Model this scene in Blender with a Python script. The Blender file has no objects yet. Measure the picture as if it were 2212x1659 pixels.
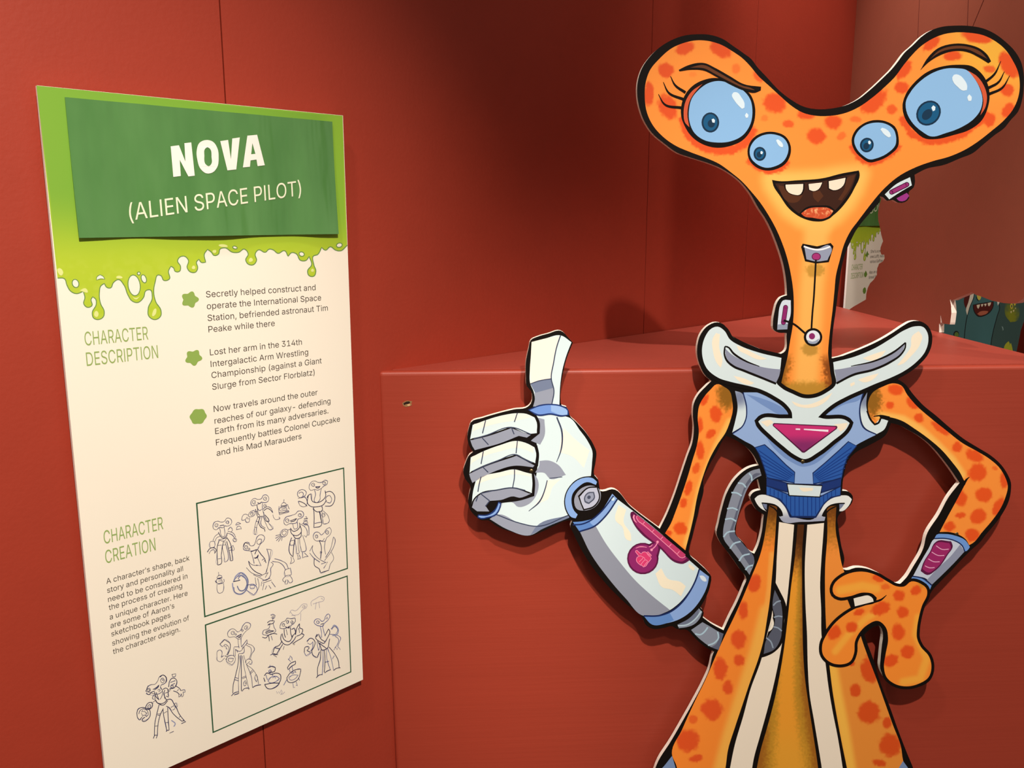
import bpy, bmesh, math, random
import numpy as np
from mathutils import Vector, Matrix
from mathutils.geometry import delaunay_2d_cdt, tessellate_polygon

# ------------------------------------------------------------------ camera, world, lights, exposure
scene = bpy.context.scene
COL = scene.collection
FOC, PITCH, IW, IH = 1864.0, math.radians(10.89), 2212, 1659
EYE = Vector((0.0, 0.0, 1.45))
cam_data = bpy.data.cameras.new('camera')
cam_data.sensor_width = 36.0
cam_data.lens = FOC / IW * 36.0
cam_data.clip_start = 0.01
cam = bpy.data.objects.new('camera', cam_data)
COL.objects.link(cam)
cam.location = EYE
cam.rotation_euler = (math.pi / 2 - PITCH, 0, 0)
scene.camera = cam

scene.view_settings.view_transform = 'Standard'
scene.view_settings.look = 'None'
scene.view_settings.gamma = 1.0
scene.view_settings.use_curve_mapping = False
scene.view_settings.exposure = 0.12

world = bpy.data.worlds.new('gallery_ambient')
scene.world = world
world.use_nodes = True
world.node_tree.nodes['Background'].inputs[0].default_value = (1.0, 0.87, 0.76, 1)
_nt = world.node_tree
_tc = _nt.nodes.new('ShaderNodeTexCoord'); _nz = _nt.nodes.new('ShaderNodeTexNoise'); _nz.inputs['Scale'].default_value = 2.6; _nz.inputs['Detail'].default_value = 2
_rp = _nt.nodes.new('ShaderNodeMapRange'); _rp.inputs[1].default_value = 0.42; _rp.inputs[2].default_value = 0.60; _rp.inputs[3].default_value = 0.08; _rp.inputs[4].default_value = 0.42
_nt.links.new(_tc.outputs['Generated'], _nz.inputs['Vector']); _nt.links.new(_nz.outputs[0], _rp.inputs[0])
_nt.links.new(_rp.outputs[0], _nt.nodes['Background'].inputs[1])       # a dim hall with lighter and darker stretches

def lamp(name, loc, target, power, size, angle, blend, color=(1.0, 0.88, 0.74)):
    d = bpy.data.lights.new(name, 'SPOT')
    d.energy = power; d.shadow_soft_size = size
    d.spot_size = math.radians(angle); d.spot_blend = blend; d.color = color
    o = bpy.data.objects.new(name, d); COL.objects.link(o)
    o.location = loc
    o.rotation_euler = (Vector(target) - Vector(loc)).to_track_quat('-Z', 'Y').to_euler()
    return o

lamp('track_or_fill_spot', (0.15, -0.80, 3.55), (0.62, 1.24, 0.90), 385, 0.035, 30, 0.7, (1.0, 0.95, 0.87))
lamp('track_or_fill_spot', (-0.46, 0.30, 2.85), (0.20, 1.25, 0.92), 34, 0.06, 34, 0.5, (1.0, 0.93, 0.84))
lamp('track_or_fill_spot', (0.45, -0.75, 2.80), (-0.57, 0.88, 1.06), 285, 0.05, 44, 0.95)
lamp('track_or_fill_spot', (0.62, 1.62, 3.0), (0.82, 2.18, 1.50), 88, 0.06, 44, 0.9, (1.0, 0.9, 0.82))
lamp('track_or_fill_spot', (0.15, 1.38, 2.9), (0.86, 1.66, 1.72), 55, 0.06, 60, 0.8, (1.0, 0.95, 0.88))  # unseen fill spot, added to brighten the partition and rear plinth top
lamp('track_or_fill_spot', (1.75, 0.55, 2.95), (1.2, 2.4, 1.30), 85, 0.05, 70, 1.0, (1.0, 0.85, 0.7))

# ------------------------------------------------------------------ helpers: colour and material
def lin(c):
    c = np.asarray(c, float) / 255.0
    return np.where(c <= 0.04045, c / 12.92, ((c + 0.055) / 1.055) ** 2.4)

MATS = {}
def ink(rgb, rough=0.5, spec=0.3):
    key = (tuple(rgb), rough, spec)
    if key in MATS: return MATS[key]
    m = bpy.data.materials.new('printed_%02x%02x%02x' % tuple(int(v) for v in rgb))
    m.use_nodes = True
    b = m.node_tree.nodes['Principled BSDF']
    b.inputs['Base Color'].default_value = (*lin(rgb), 1)
    b.inputs['Roughness'].default_value = rough
    b.inputs['Specular IOR Level'].default_value = spec
    MATS[key] = m
    return m

def ink_attr():
    if 'attr' in MATS: return MATS['attr']
    m = bpy.data.materials.new('printed_artwork'); m.use_nodes = True
    nt = m.node_tree; b = nt.nodes['Principled BSDF']
    a = nt.nodes.new('ShaderNodeAttribute'); a.attribute_name = 'ink'
    nt.links.new(a.outputs['Color'], b.inputs['Base Color'])
    b.inputs['Roughness'].default_value = 0.5
    b.inputs['Specular IOR Level'].default_value = 0.3
    MATS['attr'] = m
    return m

def paint(name, rgb, rough, spec, bump_scale, bump_strength, stretch=(1, 1, 1), var=0.06, bump_dist=0.002):
    m = bpy.data.materials.new(name); m.use_nodes = True
    nt = m.node_tree; b = nt.nodes['Principled BSDF']
    tc = nt.nodes.new('ShaderNodeTexCoord')
    mp = nt.nodes.new('ShaderNodeMapping'); mp.inputs['Scale'].default_value = stretch
    nt.links.new(tc.outputs['Object'], mp.inputs['Vector'])
    n1 = nt.nodes.new('ShaderNodeTexNoise'); n1.inputs['Scale'].default_value = bump_scale
    n1.inputs['Detail'].default_value = 5
    nt.links.new(mp.outputs[0], n1.inputs['Vector'])
    bp = nt.nodes.new('ShaderNodeBump'); bp.inputs['Strength'].default_value = bump_strength
    bp.inputs['Distance'].default_value = bump_dist
    nt.links.new(n1.outputs[0], bp.inputs['Height'])
    nt.links.new(bp.outputs[0], b.inputs['Normal'])
    n2 = nt.nodes.new('ShaderNodeTexNoise'); n2.inputs['Scale'].default_value = bump_scale * 0.12
    n2.inputs['Detail'].default_value = 4
    nt.links.new(mp.outputs[0], n2.inputs['Vector'])
    mx = nt.nodes.new('ShaderNodeMixRGB')
    c = lin(rgb)
    mx.inputs[1].default_value = (*(c * (1 - var)), 1); mx.inputs[2].default_value = (*np.minimum(c * (1 + var), 1), 1)
    nt.links.new(n2.outputs[0], mx.inputs[0]); nt.links.new(mx.outputs[0], b.inputs['Base Color'])
    b.inputs['Roughness'].default_value = rough; b.inputs['Specular IOR Level'].default_value = spec
    return m

BLK = ink((20, 14, 11), 0.6, 0.12)
NAVY = ink((22, 40, 92))
SLATE = ink((58, 66, 92))

# ------------------------------------------------------------------ helpers: planes and traced outlines
CROPS = {  # origin and scale of the enlarged views the outlines were measured in
    'X': (0, 0, 1.0), 'H': (1350, 30, 2.566), 'N': (1350, 430, 2.566), 'G': (950, 690, 3.2523), 'F': (1200, 1000, 3.6867),
    'T': (1450, 660, 2.9029), 'L': (1400, 1150, 2.7241), 'S': (60, 160, 2.9622), 'R': (100, 580, 3.16),
    'U': (180, 980, 2.4435), 'E': (1780, 380, 3.949), 'D': (1980, 560, 6.914), 'M': (1790, 420, 6.147),
    'a': (430, 1090, 7.212), 'I': (1340, 1090, 5.95), 'V': (1600, 780, 4.881), 'b': (580, 1010, 7.212), 'c': (455, 1320, 8.293), 'd': (560, 1270, 6.91),
    'e': (280, 1440, 9.757), 'f': (490, 1050, 6.6375), 'B': (800, 640, 2.9105)}

def P(s):
    out = []; ox, oy, k = CROPS['X']
    for t in s.split():
        if t in CROPS: ox, oy, k = CROPS[t]
        else:
            x, y = t.split(','); out.append((ox + float(x) / k, oy + float(y) / k))
    return out

def ray(x, y):
    a = (x - IW / 2) / FOC; b = -(y - IH / 2) / FOC
    return np.array([a, math.cos(PITCH) + b * math.sin(PITCH), -math.sin(PITCH) + b * math.cos(PITCH)])

class Plane:
    """A vertical plane in the room: u runs along it, v is the height above base, w comes out of it."""
    def __init__(s, origin, ang, base=0.0):
        s.ang = ang; s.o = np.array([origin[0], origin[1], base], float)
        s.du = np.array([math.cos(ang), math.sin(ang), 0]); s.n = np.array([-math.sin(ang), math.cos(ang), 0])
    def uv(s, p):
        r = ray(*p); e = np.array(EYE)
        t = np.dot(s.n, s.o - e) / np.dot(s.n, r); q = e + t * r - s.o
        return float(q @ s.du), float(q[2])
    def uvs(s, pts): return [s.uv(p) for p in pts]
    def place(s, ob, u=0.0, v=0.0, w=0.0):
        q = s.o + s.du * u - s.n * w; ob.location = (q[0], q[1], q[2] + v); ob.rotation_euler = (0, 0, s.ang)

def smooth(pts, closed=True, step=7.0, corner=62):
    p = np.array(pts, float); n = len(p); out = []
    segs = n if closed else n - 1
    def d(i, j):
        v = p[j % n] - p[i % n]; l = np.linalg.norm(v); return (v / l if l > 1e-9 else v), l
    def tan(i):
        if not closed and (i == 0 or i == n - 1): return None
        a, la = d(i - 1, i); b, lb = d(i, i + 1)
        if math.degrees(math.acos(max(-1, min(1, float(a @ b))))) > corner: return None
        t = a * lb + b * la
        return t / (np.linalg.norm(t) + 1e-9)
    for i in range(segs):
        a, b = p[i % n], p[(i + 1) % n]; dr, l = d(i, i + 1)
        t0, t1 = tan(i % n), tan((i + 1) % n)
        m0 = (dr if t0 is None else t0) * l; m1 = (dr if t1 is None else t1) * l
        k = 1 if (t0 is None and t1 is None) else max(1, min(8, int(round(l / step))))
        for q in range(k):
            t = q / k; t2, t3 = t * t, t * t * t
            out.append(tuple((2 * t3 - 3 * t2 + 1) * a + (t3 - 2 * t2 + t) * m0 + (-2 * t3 + 3 * t2) * b + (t3 - t2) * m1))
    if not closed: out.append(tuple(p[-1]))
    return out

def area(p):
    return sum(p[i][0] * p[(i + 1) % len(p)][1] - p[(i + 1) % len(p)][0] * p[i][1] for i in range(len(p))) / 2

LV = 0.00006      # ink layers sit this far apart on their board
class Art:
    """Collects flat printed shapes and lines on a plane and links them as one mesh."""
    def __init__(s, plane, wf=None): s.pl = plane; s.v = []; s.f = []; s.m = []; s.mats = []; s.c = None; s.wf = wf
    def mi(s, m):
        if m not in s.mats: s.mats.append(m)
        return s.mats.index(m)
    def add(s, uv, faces, mat, lv):
        o = len(s.v); k = s.mi(mat)
        for u, v in uv: s.v.append((u, -(lv * LV + (s.wf(u, v) if s.wf else 0)), v))
        for f in faces: s.f.append(tuple(o + i for i in f)); s.m.append(k)
    def shape(s, px, mat, lv, holes=(), sm=True, step=5.0, corner=62):
        loops = [smooth(q, True, step, corner) if sm else list(q) for q in (px, *holes)]
        uvl = [s.pl.uvs(l) for l in loops]; s.uvshape(uvl, mat, lv); return s
    def uvshape(s, loops, mat, lv):
        flat = [p for l in loops for p in l]
        tris = tessellate_polygon([[Vector((a, b, 0)) for a, b in l] for l in loops])
        fs = []
        for t in tris:
            (a, b), (c, d), (e, f) = (flat[i] for i in t)
            ar = (c - a) * (f - b) - (e - a) * (d - b)
            if abs(ar) < 1e-14: continue
            fs.append(tuple(t) if ar > 0 else tuple(reversed(t)))
        s.add(flat, fs, mat, lv)
    def line(s, px, width, mat, lv, closed=False, sm=True, step=5.0, taper=False, corner=62):
        p = smooth(px, closed, step, corner) if sm else list(px)
        p = np.array(p, float); n = len(p)
        if closed: t = np.roll(p, -1, 0) - np.roll(p, 1, 0)
        else:
            t = np.zeros_like(p); t[1:-1] = p[2:] - p[:-2]; t[0] = p[1] - p[0]; t[-1] = p[-1] - p[-2]
        t /= (np.linalg.norm(t, axis=1, keepdims=True) + 1e-9)
        nn = np.stack([-t[:, 1], t[:, 0]], 1)
        if np.isscalar(width): w = np.full(n, width / 2.0)
        else: w = np.interp(np.linspace(0, 1, n), np.linspace(0, 1, len(width)), width) / 2.0
        if taper: w = w * np.minimum(1, np.minimum(np.linspace(0, 1, n), np.linspace(1, 0, n)) * 5 + 0.25)
        L = p + nn * w[:, None]; R = p - nn * w[:, None]
        uv = s.pl.uvs([tuple(q) for q in L]) + s.pl.uvs([tuple(q) for q in R])
        fs = []
        for i in range(n if closed else n - 1):
            j = (i + 1) % n; a, b, c, d = uv[i], uv[j], uv[n + j], uv[n + i]
            ar = (b[0] - a[0]) * (d[1] - a[1]) - (d[0] - a[0]) * (b[1] - a[1])
            fs.append((i, j, n + j, n + i) if ar > 0 else (n + i, n + j, j, i))
        s.add(uv, fs, mat, lv); return s
    def dot(s, c, rx, ry, mat, lv, rot=0, n=22):
        ca, sa = math.cos(math.radians(rot)), math.sin(math.radians(rot)); q = []
        for i in range(n):
            a = 2 * math.pi * i / n; x, y = rx * math.cos(a), ry * math.sin(a)
            q.append((c[0] + x * ca - y * sa, c[1] + x * sa + y * ca))
        return s.shape(q, mat, lv, sm=False)
    def text(s, body, u0, v0, width, cap, mat, lv, bold=0.0, slope=0.0):
        me = text_mesh(body.replace('I', '\u0399').replace('l', '\u04cf') if the_font() else body, bold)
        if me is None: return s
        vs, fs, x0, x1, ch = me
        kx = width / (x1 - x0); ky = cap / ch
        s.add([(u0 + (x - x0) * kx, v0 + y * ky + slope * (x - x0) * kx) for x, y in vs], fs, mat, lv); return s
    def build(s, name, parent=None, label=None):
        me = bpy.data.meshes.new(name); me.from_pydata(s.v, [], s.f)
        for m in s.mats: me.materials.append(m)
        me.polygons.foreach_set('material_index', s.m)
        me.update()
        ob = bpy.data.objects.new(name, me); COL.objects.link(ob)
        if parent: ob.parent = parent
        if label: ob['label'] = label
        return ob

FONT = [None]
def the_font():
    if FONT[0] is None:
        import os
        FONT[0] = False
        try:
            f = os.path.join(bpy.utils.system_resource('DATAFILES'), 'fonts', 'Inter.woff2')
            if os.path.exists(f): FONT[0] = bpy.data.fonts.load(f)
        except Exception: FONT[0] = False
    return FONT[0] or None

TM = {}
def text_mesh(body, bold=0.0):
    """Lettering as filled triangles; overlapping strokes of a letter count as one."""
    key = (body, bold)
    if key in TM: return TM[key]
    def grab(b):
        c = bpy.data.curves.new('lettering', 'FONT'); c.body = b; c.size = 1; c.offset = bold; c.resolution_u = 3; c.fill_mode = 'NONE'
        f = the_font()
        if f: c.font = f
        o = bpy.data.objects.new('lettering', c); COL.objects.link(o)
        dg = bpy.context.evaluated_depsgraph_get(); dg.update()
        me = bpy.data.meshes.new_from_object(o.evaluated_get(dg))
        vs = [(v.co.x, v.co.y) for v in me.vertices]; es = [tuple(e.vertices) for e in me.edges]
        bpy.data.objects.remove(o); bpy.data.curves.remove(c); bpy.data.meshes.remove(me)
        nb = {}
        for p, q in es: nb.setdefault(p, []).append(q); nb.setdefault(q, []).append(p)
        seen, loops = set(), []
        for st in sorted(nb):
            if st in seen: continue
            l, cur, prev = [st], st, None; seen.add(st)
            while True:
                n = [k for k in sorted(nb[cur], key=lambda k: (k - cur - 1) % len(vs)) if k not in seen]
                if not n: break
                cur = n[0]; seen.add(cur); l.append(cur)
            if len(l) > 2: loops.append([vs[i] for i in l])
        return loops
    loops = grab(body); hv = grab('H')
    A = np.array([p for l in loops for p in l]); B = np.array([p for l in loops for p in l[1:] + l[:1]])
    ed = []; o = 0
    for l in loops:
        ed += [(o + i, o + (i + 1) % len(l)) for i in range(len(l))]; o += len(l)
    vo, _, fo, _, _, _ = delaunay_2d_cdt([Vector(p) for p in A], ed, [], 0, 1e-6, False)
    V = np.array([(v[0], v[1]) for v in vo]); F = np.array([f for f in fo if len(f) == 3])
    C = V[F].mean(1); wn = np.zeros(len(C), int)
    for (ax, ay), (bx, by) in zip(A, B):
        if ay == by: continue
        lo, hi = min(ay, by), max(ay, by)
        k = (C[:, 1] >= lo) & (C[:, 1] < hi); x = (bx - ax) * (C[:, 1] - ay) / (by - ay) + ax
        wn += np.where(k & (C[:, 0] < x), 1 if by > ay else -1, 0)
    out = []
    for t in F[wn != 0]:
        (ax, ay), (bx, by), (cx, cy) = V[t]
        ar = (bx - ax) * (cy - ay) - (cx - ax) * (by - ay)
        if abs(ar) > 1e-12: out.append(tuple(t) if ar > 0 else tuple(t[::-1]))
    out = [tuple(int(i) for i in t) for t in out]
    TM[key] = ([tuple(p) for p in V], out, float(A[:, 0].min()), float(A[:, 0].max()), max(p[1] for l in hv for p in l))
    return TM[key]

def vnoise(x, y, sc, seed=0):
    x = np.asarray(x) / sc; y = np.asarray(y) / sc
    xi = np.floor(x).astype(np.int64); yi = np.floor(y).astype(np.int64); fx = x - xi; fy = y - yi
    def h(a, b):
        v = (a * 374761393 + b * 668265263 + seed * 974711) & 0x7fffffff
        v = ((v ^ (v >> 13)) * 1274126177) & 0x7fffffff
        return ((v ^ (v >> 16)) & 0xffff) / 65535.0
    fx = fx * fx * (3 - 2 * fx); fy = fy * fy * (3 - 2 * fy)
    return (h(xi, yi) * (1 - fx) + h(xi + 1, yi) * fx) * (1 - fy) + (h(xi, yi + 1) * (1 - fx) + h(xi + 1, yi + 1) * fx) * fy

def seg_dist(x, y, pts, closed=False):
    d = np.full(len(x), 1e9); n = len(pts)
    for i in range(n if closed else n - 1):
        (ax, ay), (bx, by) = pts[i], pts[(i + 1) % n]
        ex, ey = bx - ax, by - ay; l = ex * ex + ey * ey + 1e-9
        t = np.clip(((x - ax) * ex + (y - ay) * ey) / l, 0, 1)
        d = np.minimum(d, np.hypot(x - ax - t * ex, y - ay - t * ey))
    return d

def inside(x, y, poly):
    r = np.zeros(len(x), bool); n = len(poly)
    for i in range(n):
        (ax, ay), (bx, by) = poly[i], poly[(i + 1) % n]
        if ay == by: continue
        c = ((ay > y) != (by > y)) & (x < (bx - ax) * (y - ay) / (by - ay) + ax)
        r ^= c
    return r

def sstep(a, b, x):
    t = np.clip((x - a) / (b - a), 0, 1); return t * t * (3 - 2 * t)

def airbrush(plane, px, colour, lv, name, parent, step=3.0, label=None, sm=True):
    """A printed area whose ink runs softly from one colour to another."""
    out = smooth(px, True, 5.0) if sm else list(px)
    if area(out) < 0: out = out[::-1]
    A = np.array(out); x0, y0 = A.min(0); x1, y1 = A.max(0)
    gx, gy = np.meshgrid(np.arange(x0, x1, step), np.arange(y0, y1, step)); gx = gx.ravel().copy(); gy = gy.ravel().copy()
    r = np.random.RandomState(7); gx += r.uniform(-.3, .3, len(gx)) * step; gy += r.uniform(-.3, .3, len(gy)) * step
    k = inside(gx, gy, out); gx, gy = gx[k], gy[k]
    k = seg_dist(gx, gy, out, True) > step * 0.6; gx, gy = gx[k], gy[k]
    pts = [Vector(p) for p in out] + [Vector(p) for p in zip(gx, gy)]
    vo, _, fo, _, _, _ = delaunay_2d_cdt(pts, [], [list(range(len(out)))], 1, 1e-5, False)
    X = np.array([v[0] for v in vo]); Y = np.array([v[1] for v in vo])
    fo = np.array([f for f in fo if len(f) == 3]); fo = fo[inside(X[fo].mean(1), Y[fo].mean(1), out)].tolist()
    c = lin(np.clip(colour(X, Y), 0, 255))
    uv = plane.uvs(list(zip(X, Y)))
    me = bpy.data.meshes.new(name)
    me.from_pydata([(u, -lv * LV, v) for u, v in uv], [], [tuple(reversed(f)) for f in fo])
    at = me.attributes.new('ink', 'FLOAT_COLOR', 'POINT')
    at.data.foreach_set('color', np.concatenate([c, np.ones((len(c), 1))], 1).astype(np.float32).ravel())
    me.materials.append(ink_attr()); me.update()
    ob = bpy.data.objects.new(name, me); COL.objects.link(ob); ob.parent = parent
    if label: ob['label'] = label
    return ob

def spots(base, lst, X, Y, rgb=(232, 84, 30), frame='X', soft=0.2):
    ox, oy, k = CROPS[frame]
    for q in lst:
        cx, cy, rx, ry = q[:4]; rot = math.radians(q[4]) if len(q) > 4 else 0; st = q[5] if len(q) > 5 else 1.0
        cx, cy, rx, ry = ox + cx / k, oy + cy / k, rx / k, ry / k
        dx, dy = X - cx, Y - cy; a = dx * math.cos(rot) + dy * math.sin(rot); b = -dx * math.sin(rot) + dy * math.cos(rot)
        d = np.sqrt((a / rx) ** 2 + (b / ry) ** 2) + (vnoise(X, Y, 5, 3) - .5) * .26 + (vnoise(X, Y, 14, 5) - .5) * .2
        base = mixc(base, rgb, sstep(1.0 + soft, 1.0 - soft, d) * st)
    return base

def mixc(base, rgb, a):
    return base * (1 - a[:, None]) + np.asarray(rgb, float)[None] * a[:, None]

def flat(X, rgb): return np.repeat(np.asarray(rgb, float)[None], len(X), 0)

def mesh_obj(name, verts, faces, mats, midx=None, parent=None):
    me = bpy.data.meshes.new(name); me.from_pydata(verts, [], faces)
    for m in (mats if isinstance(mats, (list, tuple)) else [mats]): me.materials.append(m)
    if midx: me.polygons.foreach_set('material_index', midx)
    me.update(); o = bpy.data.objects.new(name, me); COL.objects.link(o)
    if parent: o.parent = parent
    return o

def slab(name, loops, w0, w1, face_mat, edge_mat, back_mat=None, parent=None):
    """A board with thickness: loops = [outline, *holes] in (u, v); w0 back, w1 front."""
    ls = []
    for i, l in enumerate(loops):
        a = area(l); ls.append(l if (a > 0) == (i == 0) else l[::-1])
    flatp = [p for l in ls for p in l]; n = len(flatp)
    tris = tessellate_polygon([[Vector((a, b, 0)) for a, b in l] for l in ls])
    V = [(u, -w1, v) for u, v in flatp] + [(u, -w0, v) for u, v in flatp]; Fc = []; M = []
    for t in tris:
        (a, b), (c, d), (e, f) = (flatp[i] for i in t)
        ar = (c - a) * (f - b) - (e - a) * (d - b)
        if abs(ar) < 1e-14: continue
        t = tuple(t) if ar > 0 else tuple(reversed(t))
        Fc.append(t); M.append(0); Fc.append(tuple(n + i for i in reversed(t))); M.append(2)
    o = 0
    for l in ls:
        k = len(l)
        for i in range(k):
            j = (i + 1) % k; Fc.append((o + i, n + o + i, n + o + j, o + j)); M.append(1)
        o += k
    return mesh_obj(name, V, Fc, [face_mat, edge_mat, back_mat or edge_mat], M, parent)

def thing(name, label, cat, plane, u=0, v=0, group=None):
    o = bpy.data.objects.new(name, None); COL.objects.link(o); o.empty_display_size = 0.05
    plane.place(o, u, v); o['label'] = label; o['category'] = cat
    if group: o['group'] = group
    return o

def box_verts(x0, x1, y0, y1, z0, z1):
    v = [(x, y, z) for x in (x0, x1) for y in (y0, y1) for z in (z0, z1)]
    f = [(0, 1, 3, 2), (4, 6, 7, 5), (0, 4, 5, 1), (2, 3, 7, 6), (0, 2, 6, 4), (1, 5, 7, 3)]
    return v, f

def bevel(ob, w, seg=3):
    m = ob.modifiers.new('bevel', 'BEVEL'); m.width = w; m.segments = seg; m.limit_method = 'ANGLE'
    for p in ob.data.polygons: p.use_smooth = False

# ------------------------------------------------------------------ the setting
TA = math.radians(90 - 44.76)                     # direction of the long wall
nA = np.array([-math.sin(TA), math.cos(TA), 0])
WALL_D, SIGN_D = 1.018, 1.0
PA = Plane(nA[:2] * WALL_D, TA, 0.0)              # wall surface
PS = Plane(nA[:2] * SIGN_D, TA, 0.0)              # face of the information boards

RED = paint('red_wall_paint', (162, 57, 39), 0.5, 0.35, 170, 0.13, var=0.05)
RED_BOX = paint('red_brushed_paint', (160, 60, 42), 0.42, 0.4, 40, 0.12, (0.12, 1, 4), var=0.07)
RED_TOP_SHEEN = paint('red_rolled_paint_sheen', (164, 68, 54), 0.45, 0.4, 120, 0.3, var=0.06)  # pinker than the front: sheen on the top is put into the colour
DARKGAP = ink((60, 14, 10), 0.8, 0.1)

def seam_u(px): return PA.uv(px)[0]
seams = [seam_u((474, 0)) - 1.2, seam_u((474, 0)), seam_u((1411, 0)), seam_u((1639, 0)), 2.70, 3.93, 5.15]
edges = [-2.4] + seams + [6.4]
# one wall of butted boards, thin open joints between them
V, Fc = [], []
for i in range(len(edges) - 1):
    g = 0.0009
    v, f = box_verts(edges[i] + g, edges[i + 1] - g, 0.0, 0.02, 0, 3.2)
    o = len(V); V += v; Fc += [tuple(o + q for q in k) for k in f]
v, f = box_verts(-2.4, 6.4, 0.02, 0.05, 0, 3.2); o = len(V); V += v; Fc += [tuple(o + q for q in k) for k in f]
wall_left = mesh_obj('wall_left', V, Fc, RED); PA.place(wall_left); wall_left['kind'] = 'structure'

floor_m = paint('grey_floor', (92, 86, 82), 0.6, 0.3, 30, 0.1)
v, f = box_verts(-3.5, 5.5, -3.0, 6.5, -0.1, 0.0)
fl = mesh_obj('floor', v, f, floor_m); fl['kind'] = 'structure'

# the plinth: a triangular block in the corner
def on_height(p, z):
    r = ray(*p); return np.array([0, 0, EYE.z]) + r * (z - EYE.z) / r[2]
FL = np.array([-0.196, 1.248]); AP = np.array([0.872, 2.323]); FR = np.array([0.856, 1.3055])
ZFL, ZAP, ZFR = EYE.z - 0.2217, EYE.z - 0.233, EYE.z - 0.2217
TF = math.atan2(FR[1] - FL[1], FR[0] - FL[0])
nF = np.array([-math.sin(TF), math.cos(TF), 0])
PF = Plane(FL, TF, 0.0)                           # front of the plinth
TB = math.atan2(AP[1] - FR[1], AP[0] - FR[0])     # the partition runs from the plinth front back to the wall

plinth = thing('display_plinth', 'large red painted triangular plinth filling the corner behind the orange figure', 'plinth', PF)
wF = float(np.linalg.norm(FR - FL))
uAP = float((AP - FL) @ np.array([math.cos(TF), math.sin(TF)])); dAP = float((AP - FL) @ nF[:2])
lean = PF.uv((855, 1659)); top = PF.uv((817, 815))
uL0 = top[0] + (lean[0] - top[0]) * (top[1] - 0.0) / (top[1] - lean[1])
zf = ZFL
def inset(p, q, r, d):
    c = np.mean([p, q, r], 0); return [np.array(k) + (c - np.array(k)) / np.linalg.norm(c - np.array(k)) * d for k in (p, q, r)]
# front panel with its own slightly leaning left edge
fp = [(top[0], zf), (wF + 0.09, ZFR), (wF + 0.09, 0.0), (uL0, 0.0)]
V = [(u, 0.0, z) for u, z in fp] + [(u, 0.018, z) for u, z in fp]
front = mesh_obj('front_panel', V, [(0, 3, 2, 1), (4, 5, 6, 7), (0, 1, 5, 4), (1, 2, 6, 5), (2, 3, 7, 6), (3, 0, 4, 7)], RED_BOX, None, plinth)
bevel(front, 0.006, 4)
tp = [(top[0] + 0.020, 0.0175, ZFL), (wF, 0.0175, ZFR), (uAP, dAP - 0.004, ZAP)]
V = [p for p in tp] + [(p[0], p[1], p[2] - 0.018) for p in tp]
topp = mesh_obj('top_panel', V, [(0, 1, 2), (5, 4, 3), (0, 3, 4, 1), (1, 4, 5, 2), (2, 5, 3, 0)], RED_TOP_SHEEN, None, plinth)
v = [(wF - 0.02, 0.018, 0), (wF, 0.018, 0), (uAP, dAP - 0.03, 0), (uAP - 0.02, dAP - 0.03, 0)]
V = v + [(a, b, ZFR - 0.03) for a, b, c in v]
mesh_obj('side_panel', V, [(3, 2, 1, 0), (4, 5, 6, 7), (0, 1, 5, 4), (1, 2, 6, 5), (2, 3, 7, 6), (3, 0, 4, 7)], RED_BOX, None, plinth)
# the torn screw hole near the corner of the front
hole = Art(PF)
rnd = random.Random(4)
def blob(c, rx, ry, n=14, j=.3):
    return [(c[0] + rx * (1 + rnd.uniform(-j, j)) * math.cos(2 * math.pi * i / n), c[1] + ry * (1 + rnd.uniform(-j, j)) * math.sin(2 * math.pi * i / n)) for i in range(n)]
hole.shape(P('B 200,672 214,662 232,655 246,657 264,660 258,672 262,684 246,690 226,696 208,690'), ink((150, 108, 70), 0.8), 6, sm=False)
hole.shape(P('B 208,672 226,662 244,660 252,668 240,676 224,678 212,684'), ink((38, 20, 12), 0.9), 8)
hole.shape(P('B 228,682 244,676 254,684 240,690'), ink((214, 178, 128), 0.8), 9, sm=False)
hole.build('screw_hole', plinth, 'torn screw hole showing pale bare wood')

# the partition with ragged openings
PB = Plane(FR, TB, 0.0)
EDGE_W = ink((236, 222, 208), 0.7, 0.2)
lb = np.linalg.norm(AP - FR)
def pb(s): return PB.uvs(P(s))
zt = 3.1
left_edge = pb('M 275,1528 330,1490 400,1450 495,1395 500,1320 520,1240 550,1180 600,1130 640,1070 645,980 670,920 720,890 742,850 738,800 700,798 685,755 690,700 722,620 700,540 680,430 660,350 655,260 665,170 690,90 700,45 X 1900,405 1902,380 1885,352 1868,330')
hole_edge = pb('D 336,1092 338,962 362,946 358,830 372,900 380,945 410,963 495,974 502,945 520,800 515,700 500,600 540,612 620,575 720,535 825,490 880,530 960,555 1050,590 1130,620 1230,640 1300,655 1400,662 1500,650 1560,610 1604,580')
# u is measured from the plinth front towards the wall
nb = [(0.12, ZFR + .16), (0.075, ZFR + .10), (0.06, ZFR + .03)]
q = np.array(left_edge[-1])
outline = left_edge + [(lb + 0.008, q[1] + 0.03), (lb + 0.008, zt), (0.0, zt), (0.0, ZFR - 0.0)] + [(0.03, ZFR + 0.001)] + nb[::-1] + hole_edge[::-1]
outline = [(u, v) for u, v in outline]
RED_PART_SHEEN = paint('red_partition_sheen', (148, 84, 64), 0.45, 0.45, 170, 0.08, var=0.05)  # grazing sheen mixed into the red as a browner base colour
def part_board(name, loops, w0, w1):
    return slab(name, loops, w0, w1, RED_PART_SHEEN, EDGE_W, RED_PART_SHEEN)
# split at the two joints of the boards above, kept as fine grooves
wr = slab('wall_right', [outline], 0.0, 0.010, RED_PART_SHEEN, EDGE_W, RED_PART_SHEEN)
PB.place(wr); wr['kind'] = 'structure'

STRIP_INK = ink((96, 40, 30), 0.7, 0.2)
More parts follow.
